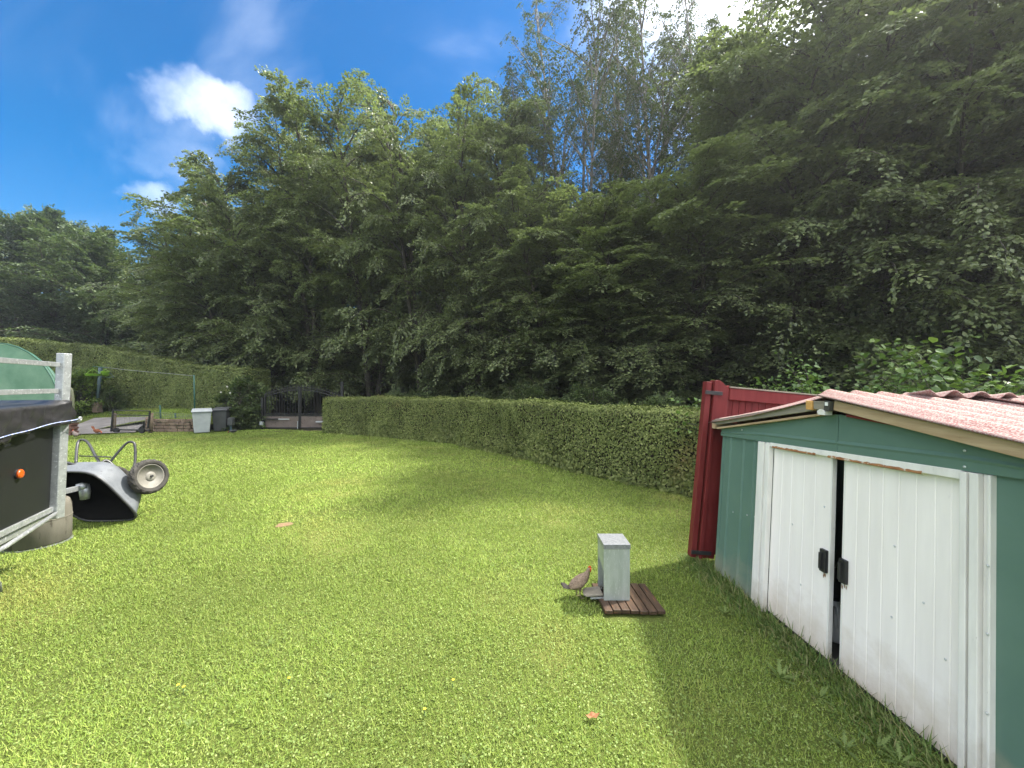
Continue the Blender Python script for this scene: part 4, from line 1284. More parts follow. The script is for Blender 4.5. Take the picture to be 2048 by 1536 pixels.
def hen(loc, heading, size, mat, tailmat, label, head_up=1.0, peck=False, group=None, combmat=None, tail_up=0.25):
    """hen about `size` tall; heading = direction it faces (radians, 0 = +x)"""
    r_ = thing('hen', loc, label, 'hen', group)
    k = size / 0.34
    ch, sh = math.cos(heading), math.sin(heading)
    def W(x, y, z):
        return Vector((loc[0] + (x * ch - y * sh) * k, loc[1] + (x * sh + y * ch) * k, loc[2] + z * k))
    if peck:
        sp = [(-.135, .185, .012, .016), (-.11, .180, .036, .034), (-.07, .165, .058, .056), (-.01, .150, .070, .068), (.05, .145, .066, .066), (.095, .150, .050, .054),
              (.125, .150, .036, .038), (.150, .140, .026, .026), (.170, .125, .021, .022), (.190, .105, .020, .022), (.202, .092, .015, .016), (.210, .086, .006, .006)]
    else:
        sp = [(-.125, .128, .012, .014), (-.10, .138, .034, .030), (-.065, .152, .056, .050), (-.01, .176, .067, .062), (.04, .203, .060, .058), (.070, .228, .046, .048),
              (.087, .250, .033, .034), (.097, .270, .025, .026), (.105, .288, .022, .021), (.114, .302, .021, .022), (.126, .306, .016, .017), (.134, .306, .007, .007)]
    m2 = MB()
    n_ = 14
    P = []
    for i, (x, z, ry, rz) in enumerate(sp):
        a = sp[max(0, i - 1)]
        b = sp[min(len(sp) - 1, i + 1)]
        d = Vector((b[0] - a[0], 0, b[1] - a[1])).normalized()
        up = Vector((-d.z, 0, d.x))
        for j in range(n_):
            an = 2 * math.pi * j / n_
            c = Vector((x, 0, z)) + Vector((0, 1, 0)) * ry * math.cos(an) + up * rz * math.sin(an)
            P.append(W(c.x, c.y, c.z))
    fs = [tuple(reversed(range(n_))), tuple(range((len(sp) - 1) * n_, len(sp) * n_))]
    for i in range(len(sp) - 1):
        for j in range(n_):
            fs.append((i * n_ + j, i * n_ + (j + 1) % n_, (i + 1) * n_ + (j + 1) % n_, (i + 1) * n_ + j))
    m2.add(P, fs)
    # thighs grow out of the belly
    for sy in (-1, 1):
        m2.tube([W(-.01, .026 * sy, .150), W(-.006, .030 * sy, .112), W(-.004, .031 * sy, .085)], [.030 * k, .022 * k, .010 * k], 8)
    body = m2.build('body', mat, r_, smooth=True)
    # folded wings
    for sy in (-1, 1):
        w = MB()
        rows = []
        for x, zt, zb, o in ((.055, .200, .165, .058), (.02, .212, .140, .072), (-.03, .205, .135, .071), (-.08, .190, .145, .055), (-.125, .178, .160, .030)):
            dz = -0.005 if peck else (x * .36 + .002)
            rows += [W(x, sy * (o - .008), zt + dz), W(x, sy * (o + .006), (zt + zb) / 2 + dz), W(x, sy * (o), zb + dz), W(x, sy * (o - .012), zb + .004 + dz)]
        w.grid(rows, 5, 4)
        w.build('wing', mat, r_, smooth=True)
    # tail fan
    for j, sp_ in enumerate((-.5, -.25, 0, .25, .5)):
        tl = MB()
        y0 = .012 * sp_ * 2
        zt = .130 if not peck else .195
        x1, z1 = -.205, zt + tail_up * .13 - abs(sp_) * .012
        tl.add([W(-.105, y0 - .012, zt - .012), W(-.105, y0 + .012, zt - .012), W(-.16, y0 * 1.8 + .012, (zt + z1) / 2 + .02), W(x1, y0 * 3 + .004, z1 + .012), W(x1, y0 * 3 - .004, z1 - .012), W(-.16, y0 * 1.8 - .012, (zt + z1) / 2 - .016),
                ], [(0, 1, 2, 5), (5, 2, 3, 4)])
        tl.build('tail_feather', tailmat, r_)
    hx, hz = (sp[-3][0], sp[-3][1]) if peck else (.116, .303)
    dn = -1 if peck else 0
    bk = MB().add([W(hx + .016, -.006, hz), W(hx + .016, .006, hz), W(hx + .016, 0, hz + .010), W(hx + (.034 if peck else .044), 0, hz - (.024 if peck else .006))], [(0, 1, 2), (0, 1, 3), (1, 2, 3), (0, 2, 3)])
    bk.build('beak', M['beak'], r_)
    cm = MB()
    pts = [(-.012, .016), (-.008, .036), (0, .028), (.006, .042), (.013, .028), (.020, .034), (.022, .014)]
    P = [W(hx + x, -.003, hz + z) for x, z in pts] + [W(hx + x, .003, hz + z) for x, z in pts]
    cm.add(P, [tuple(range(7)), tuple(range(13, 6, -1))] + [(i, (i + 1) % 7, 7 + (i + 1) % 7, 7 + i) for i in range(7)])
    cm.build('comb', M['comb'], r_)
    fc = MB()
    for sy in (-1, 1):
        fc.lathe(W(hx + .008, sy * .014, hz + .002), (-sh * sy, ch * sy, 0), [(0, .013 * k), (.006 * k, .011 * k), (.008 * k, .003 * k)], 10)
        fc.lathe(W(hx + .014, sy * .006, hz - .022), (0, 0, 1), [(-.012 * k, .002 * k), (0, .007 * k), (.012 * k, .003 * k)], 8)
    fc.build('face_and_wattles', M['comb'], r_, smooth=True)
    ey = MB()
    for sy in (-1, 1):
        ey.lathe(W(hx + .008, sy * .0215, hz + .005), (-sh * sy, ch * sy, 0), [(0, .004 * k), (.002 * k, .003 * k)], 8)
    ey.build('eye', M['black_plastic'], r_)
    for sy, st in ((-1, .018), (1, -.015)):
        lg = MB()
        lg.tube([W(-.004, .031 * sy, .10), W(-.016 + st * .4, .031 * sy, .05), W(-.002 + st, .031 * sy, .004)], [.0075 * k, .006 * k, .0055 * k], 7)
        for an in (-.5, 0, .5, 3.14):
            ln_ = .036 if an != 3.14 else .016
            lg.tube([W(-.002 + st, .031 * sy, .005), W(-.002 + st + math.cos(an) * ln_, .031 * sy + math.sin(an) * ln_, .002)], [.0045 * k, .002 * k], 5)
        lg.build('leg', M['shank'], r_, smooth=True)
    return r_

hen((0.585, 3.36, 0.0), R(12), 0.265, M['hen_buff'], M['hen_dark'], 'buff grey hen with red comb standing beside the metal feeder')
hen((-15.05, 14.05, 0.0), R(-8), 0.33, M['hen_brown'], M['hen_brown'], 'russet brown hen pecking at the edge of the concrete path', peck=True, tail_up=1.0)
hen((-14.75, 13.1, 0.0), R(172), 0.30, M['hen_grey'], M['hen_grey'], 'small grey brown hen upright on the grass near the overturned barrow')
hen((-10.2, 14.2, 0.0), R(200), 0.28, M['hen_black'], M['hen_black'], 'small black hen on the lawn in front of the bins', peck=True, tail_up=1.2)

# ---------------------------------------------------------------- trailer
TP = Vector((-4.73, 4.0, 0))
td = Vector((0.456, -0.89, 0)).normalized()       # along the side, towards the camera
tn = Vector((0.89, 0.456, 0)).normalized()        # out of the visible side
tl_ = Vector((0.047, 0, 1))                       # uprights lean a little
def T(s, o, h):
    return TP + td * s + tn * o + tl_ * h
trailer = thing('box_trailer', (-4.9, 2.6, 0), 'dark grey box trailer with galvanised posts and ladder rails', 'trailer')
def tbox(s0, s1, o0, o1, h0, h1, name, mat, bev=0.003, parent=None):
    m2 = MB().hexa([T(s0, o0, h0), T(s1, o0, h0), T(s1, o1, h0), T(s0, o1, h0), T(s0, o0, h1), T(s1, o0, h1), T(s1, o1, h1), T(s0, o1, h1)])
    o = m2.build(name, mat, None, bevel=bev)
    return attach(o, parent or trailer)
TW, TL = 1.25, 2.3
side = tbox(0.09, TL, -0.03, -0.012, 0.60, 1.62, 'side_panel', M['grey_panel'])
tbox(0.09, TL, -TW, -TW + 0.018, 0.60, 1.62, 'side_panel', M['grey_panel'])
tbox(0.03, 0.05, -TW + .03, -0.04, 0.60, 1.62, 'front_panel', M['grey_panel'])
tbox(TL - .02, TL, -TW + .03, -0.04, 0.60, 1.62, 'tail_panel', M['grey_panel'])
tbox(0.02, TL, -TW, -0.0, 0.545, 0.585, 'bed', M['grey_wood'])
tbox(0.06, TL, -0.05, 0.004, 0.548, 0.600, 'sill_rail', M['galv'])
tbox(0.04, TL, -0.08, -0.02, 0.470, 0.543, 'chassis_rail', M['galv'])
tbox(0.04, TL, -TW + .1, -TW + .16, 0.470, 0.543, 'chassis_rail', M['galv'])
MB().tube([T(0.10, 0.035, 0.535), T(0.85, 0.05, 0.475), T(TL, 0.05, 0.47)], 0.019, 12).build('side_tube', M['galv'], trailer, smooth=True)
# corner posts
m_ = MB()
m_.hexa([T(0.062, -0.03, 0.47), T(0.062, 0.030, 0.47), T(0.0, 0.066, 0.47), T(-0.03, 0.0, 0.47), T(0.062, -0.03, 2.165), T(0.062, 0.030, 2.165), T(0.0, 0.066, 2.165), T(-0.03, 0.0, 2.165)])
m_.build('corner_post', M['galv'], trailer, bevel=0.006)
for s, o in ((TL - .08, -.03), (0.0, -TW), (TL - .08, -TW)):
    tbox(s, s + .07, o, o + .06, .47, 2.165, 'corner_post', M['galv'])
for h in (1.757, 2.024):
    for o in (-0.02, -TW + .02):
        tbox(0.08, TL, o, o + .03, h, h + .045, 'ladder_rail', M['galv'])
MB().lathe(T(0.60, -0.0118, 1.045), tn, [(0, .046), (.012, .046)], 20).build('reflector_base', M['black_plastic'], trailer)
MB().lathe(T(0.60, 0.0005, 1.045), tn, [(0, .042), (.012, .041), (.020, .030), (.022, .012)], 22).build('reflector', M['orange_lens'], trailer, smooth=True)
# drawbar with its coupling
ca = U(120, 985, 4.55)
cb = U(158, 976, 4.95)
dr = MB().beam(ca, cb, 0.05, 0.06).beam(ca, T(0.3, -0.6, .5), 0.05, 0.06).build('drawbar', M['galv'], trailer, bevel=0.004)
cp = MB()
cp.tube([U(152, 975, 4.93), U(163, 973, 4.97), U(170, 974, 5.0)], [0.04, 0.05, 0.05], 10)
cp.tube([U(168, 970, 5.0), U(170, 984, 5.0), U(170, 998, 5.0)], [0.05, 0.055, 0.045], 12)
attach(cp.build('coupling', M['galv'], None, smooth=True), dr)
# road wheel under a mudguard
wc = T(1.85, 0.17, 0.27)
wh = MB().lathe(wc, tn, [(-.08, .16), (-.085, .22), (-.06, .265), (0, .272), (.06, .265), (.085, .22), (.08, .16)], 28, cap=False).build('wheel', M['rubber'], trailer, smooth=True)
attach(MB().lathe(wc, tn, [(-.05, .165), (.05, .165), (.03, .12), (.05, .06), (.055, .02)], 24).build('rim', M['galv'], None, smooth=True), wh)
m_ = MB()
P = []
for i in range(15):
    a = math.pi * (0.02 + 0.96 * i / 14)
    for o in (0.03, 0.30):
        P.append(T(1.90 + .52 * math.cos(a), o, .27 + .34 * math.sin(a)))
m_.grid(P, 15, 2)
mg = m_.build('mudguard', M['galv'], trailer, smooth=True)
sl_ = mg.modifiers.new('sheet', 'SOLIDIFY')
sl_.thickness = 0.004

# tarpaulin over the trailer
tarp = thing('tarpaulin', tuple(T(1.0, -0.6, 1.63)), 'black tarpaulin stretched over the trailer and roped down', 'tarpaulin')
m_ = MB()
ni, njj = 46, 26
P = []
for i in range(ni):
    s = 0.0 + TL * i / (ni - 1)
    drop = 0.19 + 0.075 * min(1.3, max(0, (s - 0.05) / 0.8)) + 0.022 * math.sin(s * 9) * min(1, s * 3 + .1) + .012 * math.sin(s * 23)
    cover = 0.060 * max(0.0, min(1.0, 1 - (s - .05) / .16)) ** .7
    for j in range(njj):
        t = j / (njj - 1)
        if t < 0.45:                                   # top, from the far side to the near edge
            k = t / 0.45
            o = -TW - .02 + (TW + .045) * k
            h = 1.645 + 0.05 * math.sin(k * math.pi) * math.sin(s * 2.2 + .6) ** 2 + (0.045 * max(0, 1 - abs(s - .04) / .14) * k)
        else:                                          # skirt
            k = (t - 0.45) / 0.55
            o = 0.025 + 0.022 * math.sin(s * 17 + k * 4) * k + 0.02 * k + 0.012 * math.sin(s * 41 - k * 7)
            h = 1.645 - drop * k + 0.045 * max(0, 1 - abs(s - .04) / .14) * (1 - k)
        o += cover * min(1, max(0, (t - .30) / .12))
        P.append(T(s, o, h))
m_.grid(P, ni, njj)
sh_ = m_.build('sheet', M['tarp'], tarp, smooth=True)
cl_ = sh_.modifiers.new('sheet', 'SOLIDIFY')
cl_.thickness = 0.003
pts = []
for i in range(24):
    s = 0.005 + 1.87 * i / 23
    pts.append(T(s, 0.075 + .07 * max(0, min(1, 1 - (s - .05) / .16)), 1.487 - 0.060 * min(1.4, max(0, s / .84)) - .003 * math.sin(i)))
MB().tube(pts, 0.004, 6).build('rope', M['rope'], tarp, smooth=True)
MB().lathe(T(0.01, 0.150, 1.488), tn, [(-.006, .012), (-.006, .022), (.006, .022), (.006, .012), (-.006, .012)], 14, cap=False).build('eyelet', M['screw'], tarp)
MB().beam(T(.0, .10, 1.46), T(-.09, .06, 1.47), .04, .010).build('loose_strap', M['tarp'], tarp)

# concrete drum under the trailer corner
dc = Vector((-5.50, 4.50, 0))
drum = thing('concrete_drum', tuple(dc), 'round weathered concrete drum propping up the trailer corner', 'drum')
MB().lathe(dc, (0, 0, 1), [(0.012, .245), (.03, .262), (.30, .265), (.42, .260), (.48, .243), (.515, .20), (.53, .12), (.532, .02)], 40).build('body', M['concrete_drum'], drum, smooth=True)
MB().lathe(dc, (0, 0, 1), [(.285, .2635), (.290, .2685), (.298, .2685), (.303, .2635)], 40, cap=False).build('band', M['concrete_drum'], drum, smooth=True)
MB().lathe(dc, (0, 0, 1), [(-.01, .270), (.012, .270), (.012, .24)], 40).build('foot_ring', M['galv'], drum)

# ---------------------------------------------------------------- overturned two-wheeled barrow
wb = thing('wheelbarrow', (-5.4, 5.15, 0), 'overturned grey two-wheeled wheelbarrow beside the trailer', 'wheelbarrow')
A_, B_, C_, D_ = Vector((-5.78, 5.16, .02)), Vector((-4.955, 5.20, .025)), Vector((-5.30, 4.92, .735)), Vector((-6.08, 4.88, .735))
nu = Vector((-0.02, .93, .40)).normalized()
def rim_pt(u, v):
    return (A_ * (1 - u) + B_ * u) * (1 - v) + (D_ * (1 - u) + C_ * u) * v
def ring(inset, dep, shift=0.0, n_=40, pw=5.0):
    out_ = []
    for i in range(n_):
        a = 2 * math.pi * i / n_
        c, s = math.cos(a), math.sin(a)
        r_ = 1 / (abs(c) ** pw + abs(s) ** pw) ** (1 / pw)
        u = .5 + (.5 - inset) * c * r_
        v = .5 + (.5 - inset) * s * r_ + shift
        out_.append(rim_pt(u, v) + nu * dep)
    return out_
levels = [(0.0, 0.0), (0.02, .05), (.06, .15), (.10, .26), (.13, .32), (.17, .345), (.28, .35), (.42, .35)]
m_ = MB()
P = []
for ins, dep in levels:
    P += ring(ins, dep, 0.05 * dep / .35)
n_ = 40
fs = []
for i in range(len(levels) - 1):
    for j in range(n_):
        fs.append((i * n_ + j, i * n_ + (j + 1) % n_, (i + 1) * n_ + (j + 1) % n_, (i + 1) * n_ + j))
fs.append(tuple(range((len(levels) - 1) * n_, len(levels) * n_)))
m_.add(P, fs)
tray = m_.build('tray', M['tub_grey'], wb, smooth=True)
M['tray_inside'] = surf('shade-black soiled tray inside', (0.006, 0.006, 0.006), (0.010, 0.010, 0.009), 9, 0.95, bmp=0.3, spec=0.1)  # black stands for the shade inside the tray as well as dirt
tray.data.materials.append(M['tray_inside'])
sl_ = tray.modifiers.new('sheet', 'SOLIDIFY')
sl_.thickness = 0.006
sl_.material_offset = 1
lp = ring(-.004, 0.0)
attach(MB().tube(lp + [lp[0]], .013, 8, cap=False).build('rolled_rim', M['black_steel'], None, smooth=True), tray)

def smooth_pts(pts, sub=6):
    pts = [Vector(p) for p in pts]
    o = []
    for i in range(len(pts) - 1):
        p0, p1, p2, p3 = pts[max(i - 1, 0)], pts[i], pts[i + 1], pts[min(i + 2, len(pts) - 1)]
        for k in range(sub):
            t = k / sub
            o.append(0.5 * ((2 * p1) + (p2 - p0) * t + (2 * p0 - 5 * p1 + 4 * p2 - p3) * t * t + (3 * p1 - p0 - 3 * p2 + p3) * t ** 3))
    o.append(pts[-1])
    return o
MB().tube(smooth_pts([U(220, 924, 5.42), U(240, 900, 5.5), U(254, 886, 5.55), U(264, 884, 5.56), U(270, 892, 5.56), U(270, 925, 5.5), U(264, 940, 5.44), U(254, 958, 5.36)]), .016, 10).build('leg_loop', M['black_steel'], wb, smooth=True)
MB().tube(smooth_pts([U(152, 926, 5.45), U(154, 895, 5.6), U(158, 882, 5.66), U(168, 880, 5.68), U(178, 888, 5.66), U(190, 910, 5.58), U(201, 928, 5.46)]), .017, 10).build('leg_loop', M['black_steel'], wb, smooth=True)
MB().tube([U(159, 912, 5.55), U(222, 914, 5.5)], .009, 8).build('cross_bar', M['black_steel'], wb, smooth=True)
MB().tube(smooth_pts([U(60, 905, 5.0), U(128, 924, 5.1), U(188, 937, 5.22), U(203, 926, 5.3), U(215, 922, 5.36), U(240, 944, 5.40), U(256, 960, 5.42)]), .019, 10).build('frame_rail', M['black_steel'], wb, smooth=True)
axc = U(298, 953, 5.42)
axd = Vector((0.95, -0.22, 0.18)).normalized()
MB().tube([axc, axc - axd * 0.95], .011, 10).build('axle', M['black_steel'], wb, smooth=True)

def barrow_wheel(c, ax):
    """tyre with moulded lugs, dished rim and hub"""
    m2 = MB()
    n2, prof = 64, [(-.034, .165), (-.050, .180), (-.056, .205), (-.048, .228), (-.024, .240), (0, .242), (.024, .240), (.048, .228), (.056, .205), (.050, .180), (.034, .165)]
    u = ax.cross(Vector((0, 0, 1))).normalized()
    w = ax.cross(u)
    P = []
    for i in range(n2):
        a = 2 * math.pi * i / n2
        for j, (t, r_) in enumerate(prof):
            lug = 0
            if j in (3, 4, 5, 6, 7):
                lug = -.011 if (i + (2 if j in (4, 6) else 0)) % 4 < 2 else 0
            P.append(c + ax * t + (u * math.cos(a) + w * math.sin(a)) * (r_ + lug))
    m2.grid(P, n2, len(prof), closed_i=True)
    root = m2.build('wheel', M['rubber'], wb)
    rm = MB().lathe(c, ax, [(.030, .168), (.040, .166), (.036, .158), (.010, .150), (.0, .11), (.012, .075), (.040, .060), (.044, .030), (.044, .015)], 36).build('rim', M['rim'], None, smooth=True)
    attach(rm, root)
    attach(MB().lathe(c, ax, [(.0445, .016), (.065, .016), (.065, .006)], 14).build('axle_end', M['black_steel'], None), root)
    return root
barrow_wheel(axc, axd)
barrow_wheel(axc - axd * 0.86 + Vector((0, .1, 0)), -axd)

# ---------------------------------------------------------------- left of the lawn: path, terrace, wall, fences, bins
def terrace_h(x, y):
    a = np.interp(y, [13.8, 14.2, 16.3, 17.3, 19.5], [-.02, 0.0, .36, .62, .85])
    b = np.interp(y, [15, 19.5], [.46, .60])
    k_ = np.clip((x + 14.9) / .5, 0, 1)
    return (a * (1 - k_) + b * k_) * np.clip((-11.6 - x) / 1.0, 0, 1)
mb = MB()
P = []
cols_ = ((-30.0, 13.2), (-24, 13.4), (-20, 13.6), (-17.2, 13.8), (-16.4, 14.2), (-14.55, 15.4), (-14.0, 15.06), (-13.2, 15.0), (-12.5, 15.1), (-11.95, 15.8), (-11.6, 17.2))
for x, y0 in cols_:
    for j in range(12):
        t = j / 11
        y = y0 + (19.5 - y0) * t
        P.append((x, y, float(terrace_h(x, y)) - 0.004))
mb.grid(P, len(cols_), 12)
tag(mb.build('terrace_lawn', M['lawn'], fix=False), 'raised grass terrace behind the low stone wall', 'terrace', kind='structure')
mb = MB()
P = []
for a, b in (((-16.35, 13.75, .0), (-14.15, 14.55, .0)), ((-16.7, 14.4, .04), (-14.4, 15.0, .14)), ((-17.1, 15.1, .16), (-14.75, 15.6, .25)), ((-17.4, 15.8, .28), (-15.1, 16.1, .34)), ((-17.6, 16.35, .38), (-15.5, 16.5, .42))):
    for k in range(5):
        p = Vector(a).lerp(Vector(b), k / 4)
        P.append((p.x, p.y, p.z + 0.045))
mb.grid(P, 5, 5)
tag(mb.build('concrete_path', M['concrete'], fix=False), 'sloping grey concrete path rising beside the low wall', 'path', kind='structure')
# grass on the terrace
k = 26000
x = rng.uniform(-20, -11.8, k)
y = rng.uniform(14.6, 18.2, k)
y0 = np.interp(x, [c[0] for c in cols_], [c[1] for c in cols_])
t = (y - y0) / (19.5 - y0)
h = terrace_h(x, y)
ok = (t > 0.02) & ~((x < -14.6) & (y < 16.5))
x, y, h = x[ok], y[ok], h[ok]
k = len(x)
D = np.stack([rng.normal(0, .6, k), rng.normal(0, .6, k), np.ones(k)], 1)
N = np.stack([rng.normal(0, 1, k), rng.normal(0, 1, k), np.full(k, .4)], 1)
v, f = leaf_arrays(np.stack([x, y, h - .01], 1), D, N, rng.uniform(.05, .09, k), np.full(k, .022), .1)
tag(np_mesh('terrace_grass', v, f, M['blade']), 'grass on the raised terrace', 'grass', kind='stuff')

# retaining wall of rough stones
wall = thing('stone_wall', (-13.2, 14.95, 0), 'low retaining wall of rough brown stones beside the bins', 'wall')
wp = [Vector((-15.25, 16.25, .30)), Vector((-14.75, 15.65, .12)), Vector((-14.15, 15.05, 0)), Vector((-13.3, 14.90, 0)), Vector((-12.5, 14.95, 0)), Vector((-12.05, 15.2, 0))]
def along(pts, s):
    for i in range(len(pts) - 1):
        L_ = (pts[i + 1] - pts[i]).length
        if s <= L_ or i == len(pts) - 2:
            d = (pts[i + 1] - pts[i]) / L_
            return pts[i] + d * s, d
        s -= L_
tot = sum((wp[i + 1] - wp[i]).length for i in range(len(wp) - 1))
mbw = MB()
P = []
for i in range(24):
    p, d = along(wp, tot * i / 23)
    nn = Vector((d.y, -d.x, 0)).normalized()
    for o, h in ((0.0, -.02), (0.0, .50), (-.22, .50), (-.22, -.02)):
        q = p + nn * o
        P.append((q.x, q.y, (0.5 if h > 0.1 else min(p.z, 0) + h) - 0.02))
mbw.grid(P, 24, 4)
mbw.build('backing', M['mortar'], wall)
for row in range(4):
    s = random.uniform(0, .1)
    while s < tot - .1:
        w_ = random.uniform(.16, .30)
        p, d = along(wp, min(s + w_ / 2, tot))
        nn = Vector((d.y, -d.x, 0)).normalized()
        h0 = row * .125 + 0.005
        if h0 + .06 > p.z:
            hh_ = .118 + random.uniform(-.012, .006)
            m2 = MB()
            def q(u, z, o):
                v_ = p + d * (u * w_ * .48) + nn * o
                return (v_.x + random.uniform(-.008, .008), v_.y + random.uniform(-.008, .008), h0 + z + random.uniform(-.008, .008))
            pr = random.uniform(.03, .06)
            m2.hexa([q(-1, 0, pr), q(1, 0, pr), q(1, 0, -.05), q(-1, 0, -.05), q(-1, hh_, pr), q(1, hh_, pr), q(1, hh_, -.05), q(-1, hh_, -.05)])
            m2.build('stone', M['stone'], wall, bevel=0.018)
        s += w_

# brick pillar with a hose at the foot of the path
pil = thing('brick_pillar', (-15.95, 13.95, 0), 'short dark brick pillar behind the trailer post', 'pillar')
for r_ in range(6):
    for sx in (-1, 1):
        MB().box((-15.98 + sx * .105 + (.02 if r_ % 2 else -.02), 13.98, .04 + r_ * .075), .20, .24, .066).build('brick', M['brick'], pil, bevel=.006)
MB().box((-15.98, 13.98, .485), .50, .32, .05).build('cap_slab', M['concrete'], pil, bevel=.008)
hp = thing('hose_stand', (-15.98, 14.05, .51), 'olive hose looped over a thin stand behind the trailer post', 'hose stand')
MB().tube([(-15.95, 14.05, .505), (-15.95, 14.05, 1.55)], .035, 8).build('stake', M['post_wood'], hp, smooth=True)
MB().tube(smooth_pts([(-16.25, 14.0, .95), (-16.2, 14.0, 1.5), (-16.05, 14.0, 1.72), (-15.9, 14.0, 1.62), (-15.85, 14.0, 1.2), (-15.87, 14.0, .75)]), .035, 8).build('hose', M['hose'], hp, smooth=True)

# little wire gate between two stub posts
wg = thing('garden_gate', (-14.3, 14.6, 0), 'low wire garden gate on two wooden stub posts by the stone wall', 'gate')
for px_ in (229, 303):
    a = U(px_ - 2, 866, 14.55)
    a.z = 0
    b = U(px_, 826, 14.55)
    MB().tube([a, b], .06, 10).build('post', M['post_wood'], wg, smooth=True)
for a, b in (((222, 866), (226, 820)), ((296, 856), (300, 822))):
    MB().tube([U(*a, 14.45), U(*b, 14.45)], .028, 8).build('frame_upright', M['iron'], wg)
for y in (820.5, 829.5, 859):
    MB().tube([U(225, y, 14.45), U(300, y + 1.5, 14.45)], .018 if y < 850 else .03, 6).build('frame_bar', M['iron'], wg)
m_ = MB()
for i in range(14):
    m_.tube([U(229 + i * 5.1, 830, 14.45), U(228 + i * 5.1, 858, 14.45)], .004, 4)
m_.build('wire_mesh', M['wire'], wg)['kind'] = 'stuff'
for px_ in (233, 284):
    MB().lathe(U(px_, 861, 14.42), (0, 1, 0), [(-.03, .10), (.03, .10)], 16).build('gate_wheel', M['iron'], wg)

# clothes line post with baskets
cl = thing('line_post', tuple(U(196, 818, 17.0)), 'slim slate post on a stone block carrying a washing line', 'post')
b0 = U(195, 824, 17.0)
MB().box((b0.x, b0.y, b0.z + .20), .24, .24, .44).build('block', M['stone'], cl, bevel=.02)
t0 = U(201, 735, 17.0)
MB().tube([(b0.x, b0.y, b0.z + .42), t0], [.05, .07], 10).build('pole', M['grey_post'], cl, smooth=True)
MB().tube([U(186, 733, 16.2), U(215, 735.5, 16.3)], .02, 6).build('arm', M['green_post'], cl)
MB().tube(smooth_pts([U(205, 734, 16.3), U(260, 740.5, 16.0), U(330, 746.5, 15.6), U(390, 752, 15.3)]), .009, 5).build('washing_line', M['wire'], cl)
MB().tube([U(203, 754, 16.2), U(228, 754.5, 16.2)], .010, 5).build('hook_bar', M['grey_post'], cl)
MB().tube([U(219, 744, 16.2), U(227, 754, 16.2)], .008, 5).build('hook_bar', M['grey_post'], cl)

def basket(px_, py_, w_, h_, z, label, flat):
    c = U(px_, py_, z)
    r_ = thing('hanging_basket', tuple(c), label, 'basket')
    rr = w_ / FPX * z / 2
    hh_ = h_ / FPX * z
    MB().lathe(c, (0, 0, 1), [(0, rr * (.92 if flat else .68)), (hh_, rr), (hh_ + .01, rr * 1.06), (hh_ + .012, rr * .95), (hh_ * .5, rr * .85)], 20).build('bowl', M['lime_plastic'], r_, smooth=True)
    top = c + Vector((0, 0, hh_ + rr * (.9 if flat else .7)))
    hd = MB()
    for a in (0.4, 2.5, 4.6):
        e = c + Vector((math.cos(a) * rr, math.sin(a) * rr, hh_))
        hd.tube([e, top], .007, 4)
    hd.build('hanger', M['lime_plastic'], r_)
basket(186, 752, 24, 4, 16.2, 'flat lime green hanging tray beside the line post', True)
basket(210.5, 750.5, 14, 7, 16.15, 'round lime green hanging basket on the line post', False)

# green fence posts and wire above the wall
fn = thing('wire_fence', (-13.0, 15.3, .45), 'thin green posts and wire fence above the stone wall', 'fence')
for px_, top, bot, z in ((390, 750, 843, 15.3), (322, 810, 846, 15.3), (352, 826, 846, 15.3)):
    MB().tube([U(px_ - 2, top, z), U(px_, bot, z)], .028, 8).build('post', M['green_post'], fn, smooth=True)
m_ = MB()
for i in range(6):
    m_.tube([U(304, 824 + i * 3.2, 15.25), U(392, 829 + i * 2.6, 15.25)], .004, 4)
for i in range(20):
    m_.tube([U(305 + i * 4.4, 824 + i * .25, 15.25), U(305 + i * 4.4, 843, 15.25)], .0035, 4)
m_.build('wire_mesh', M['wire'], fn)['kind'] = 'stuff'

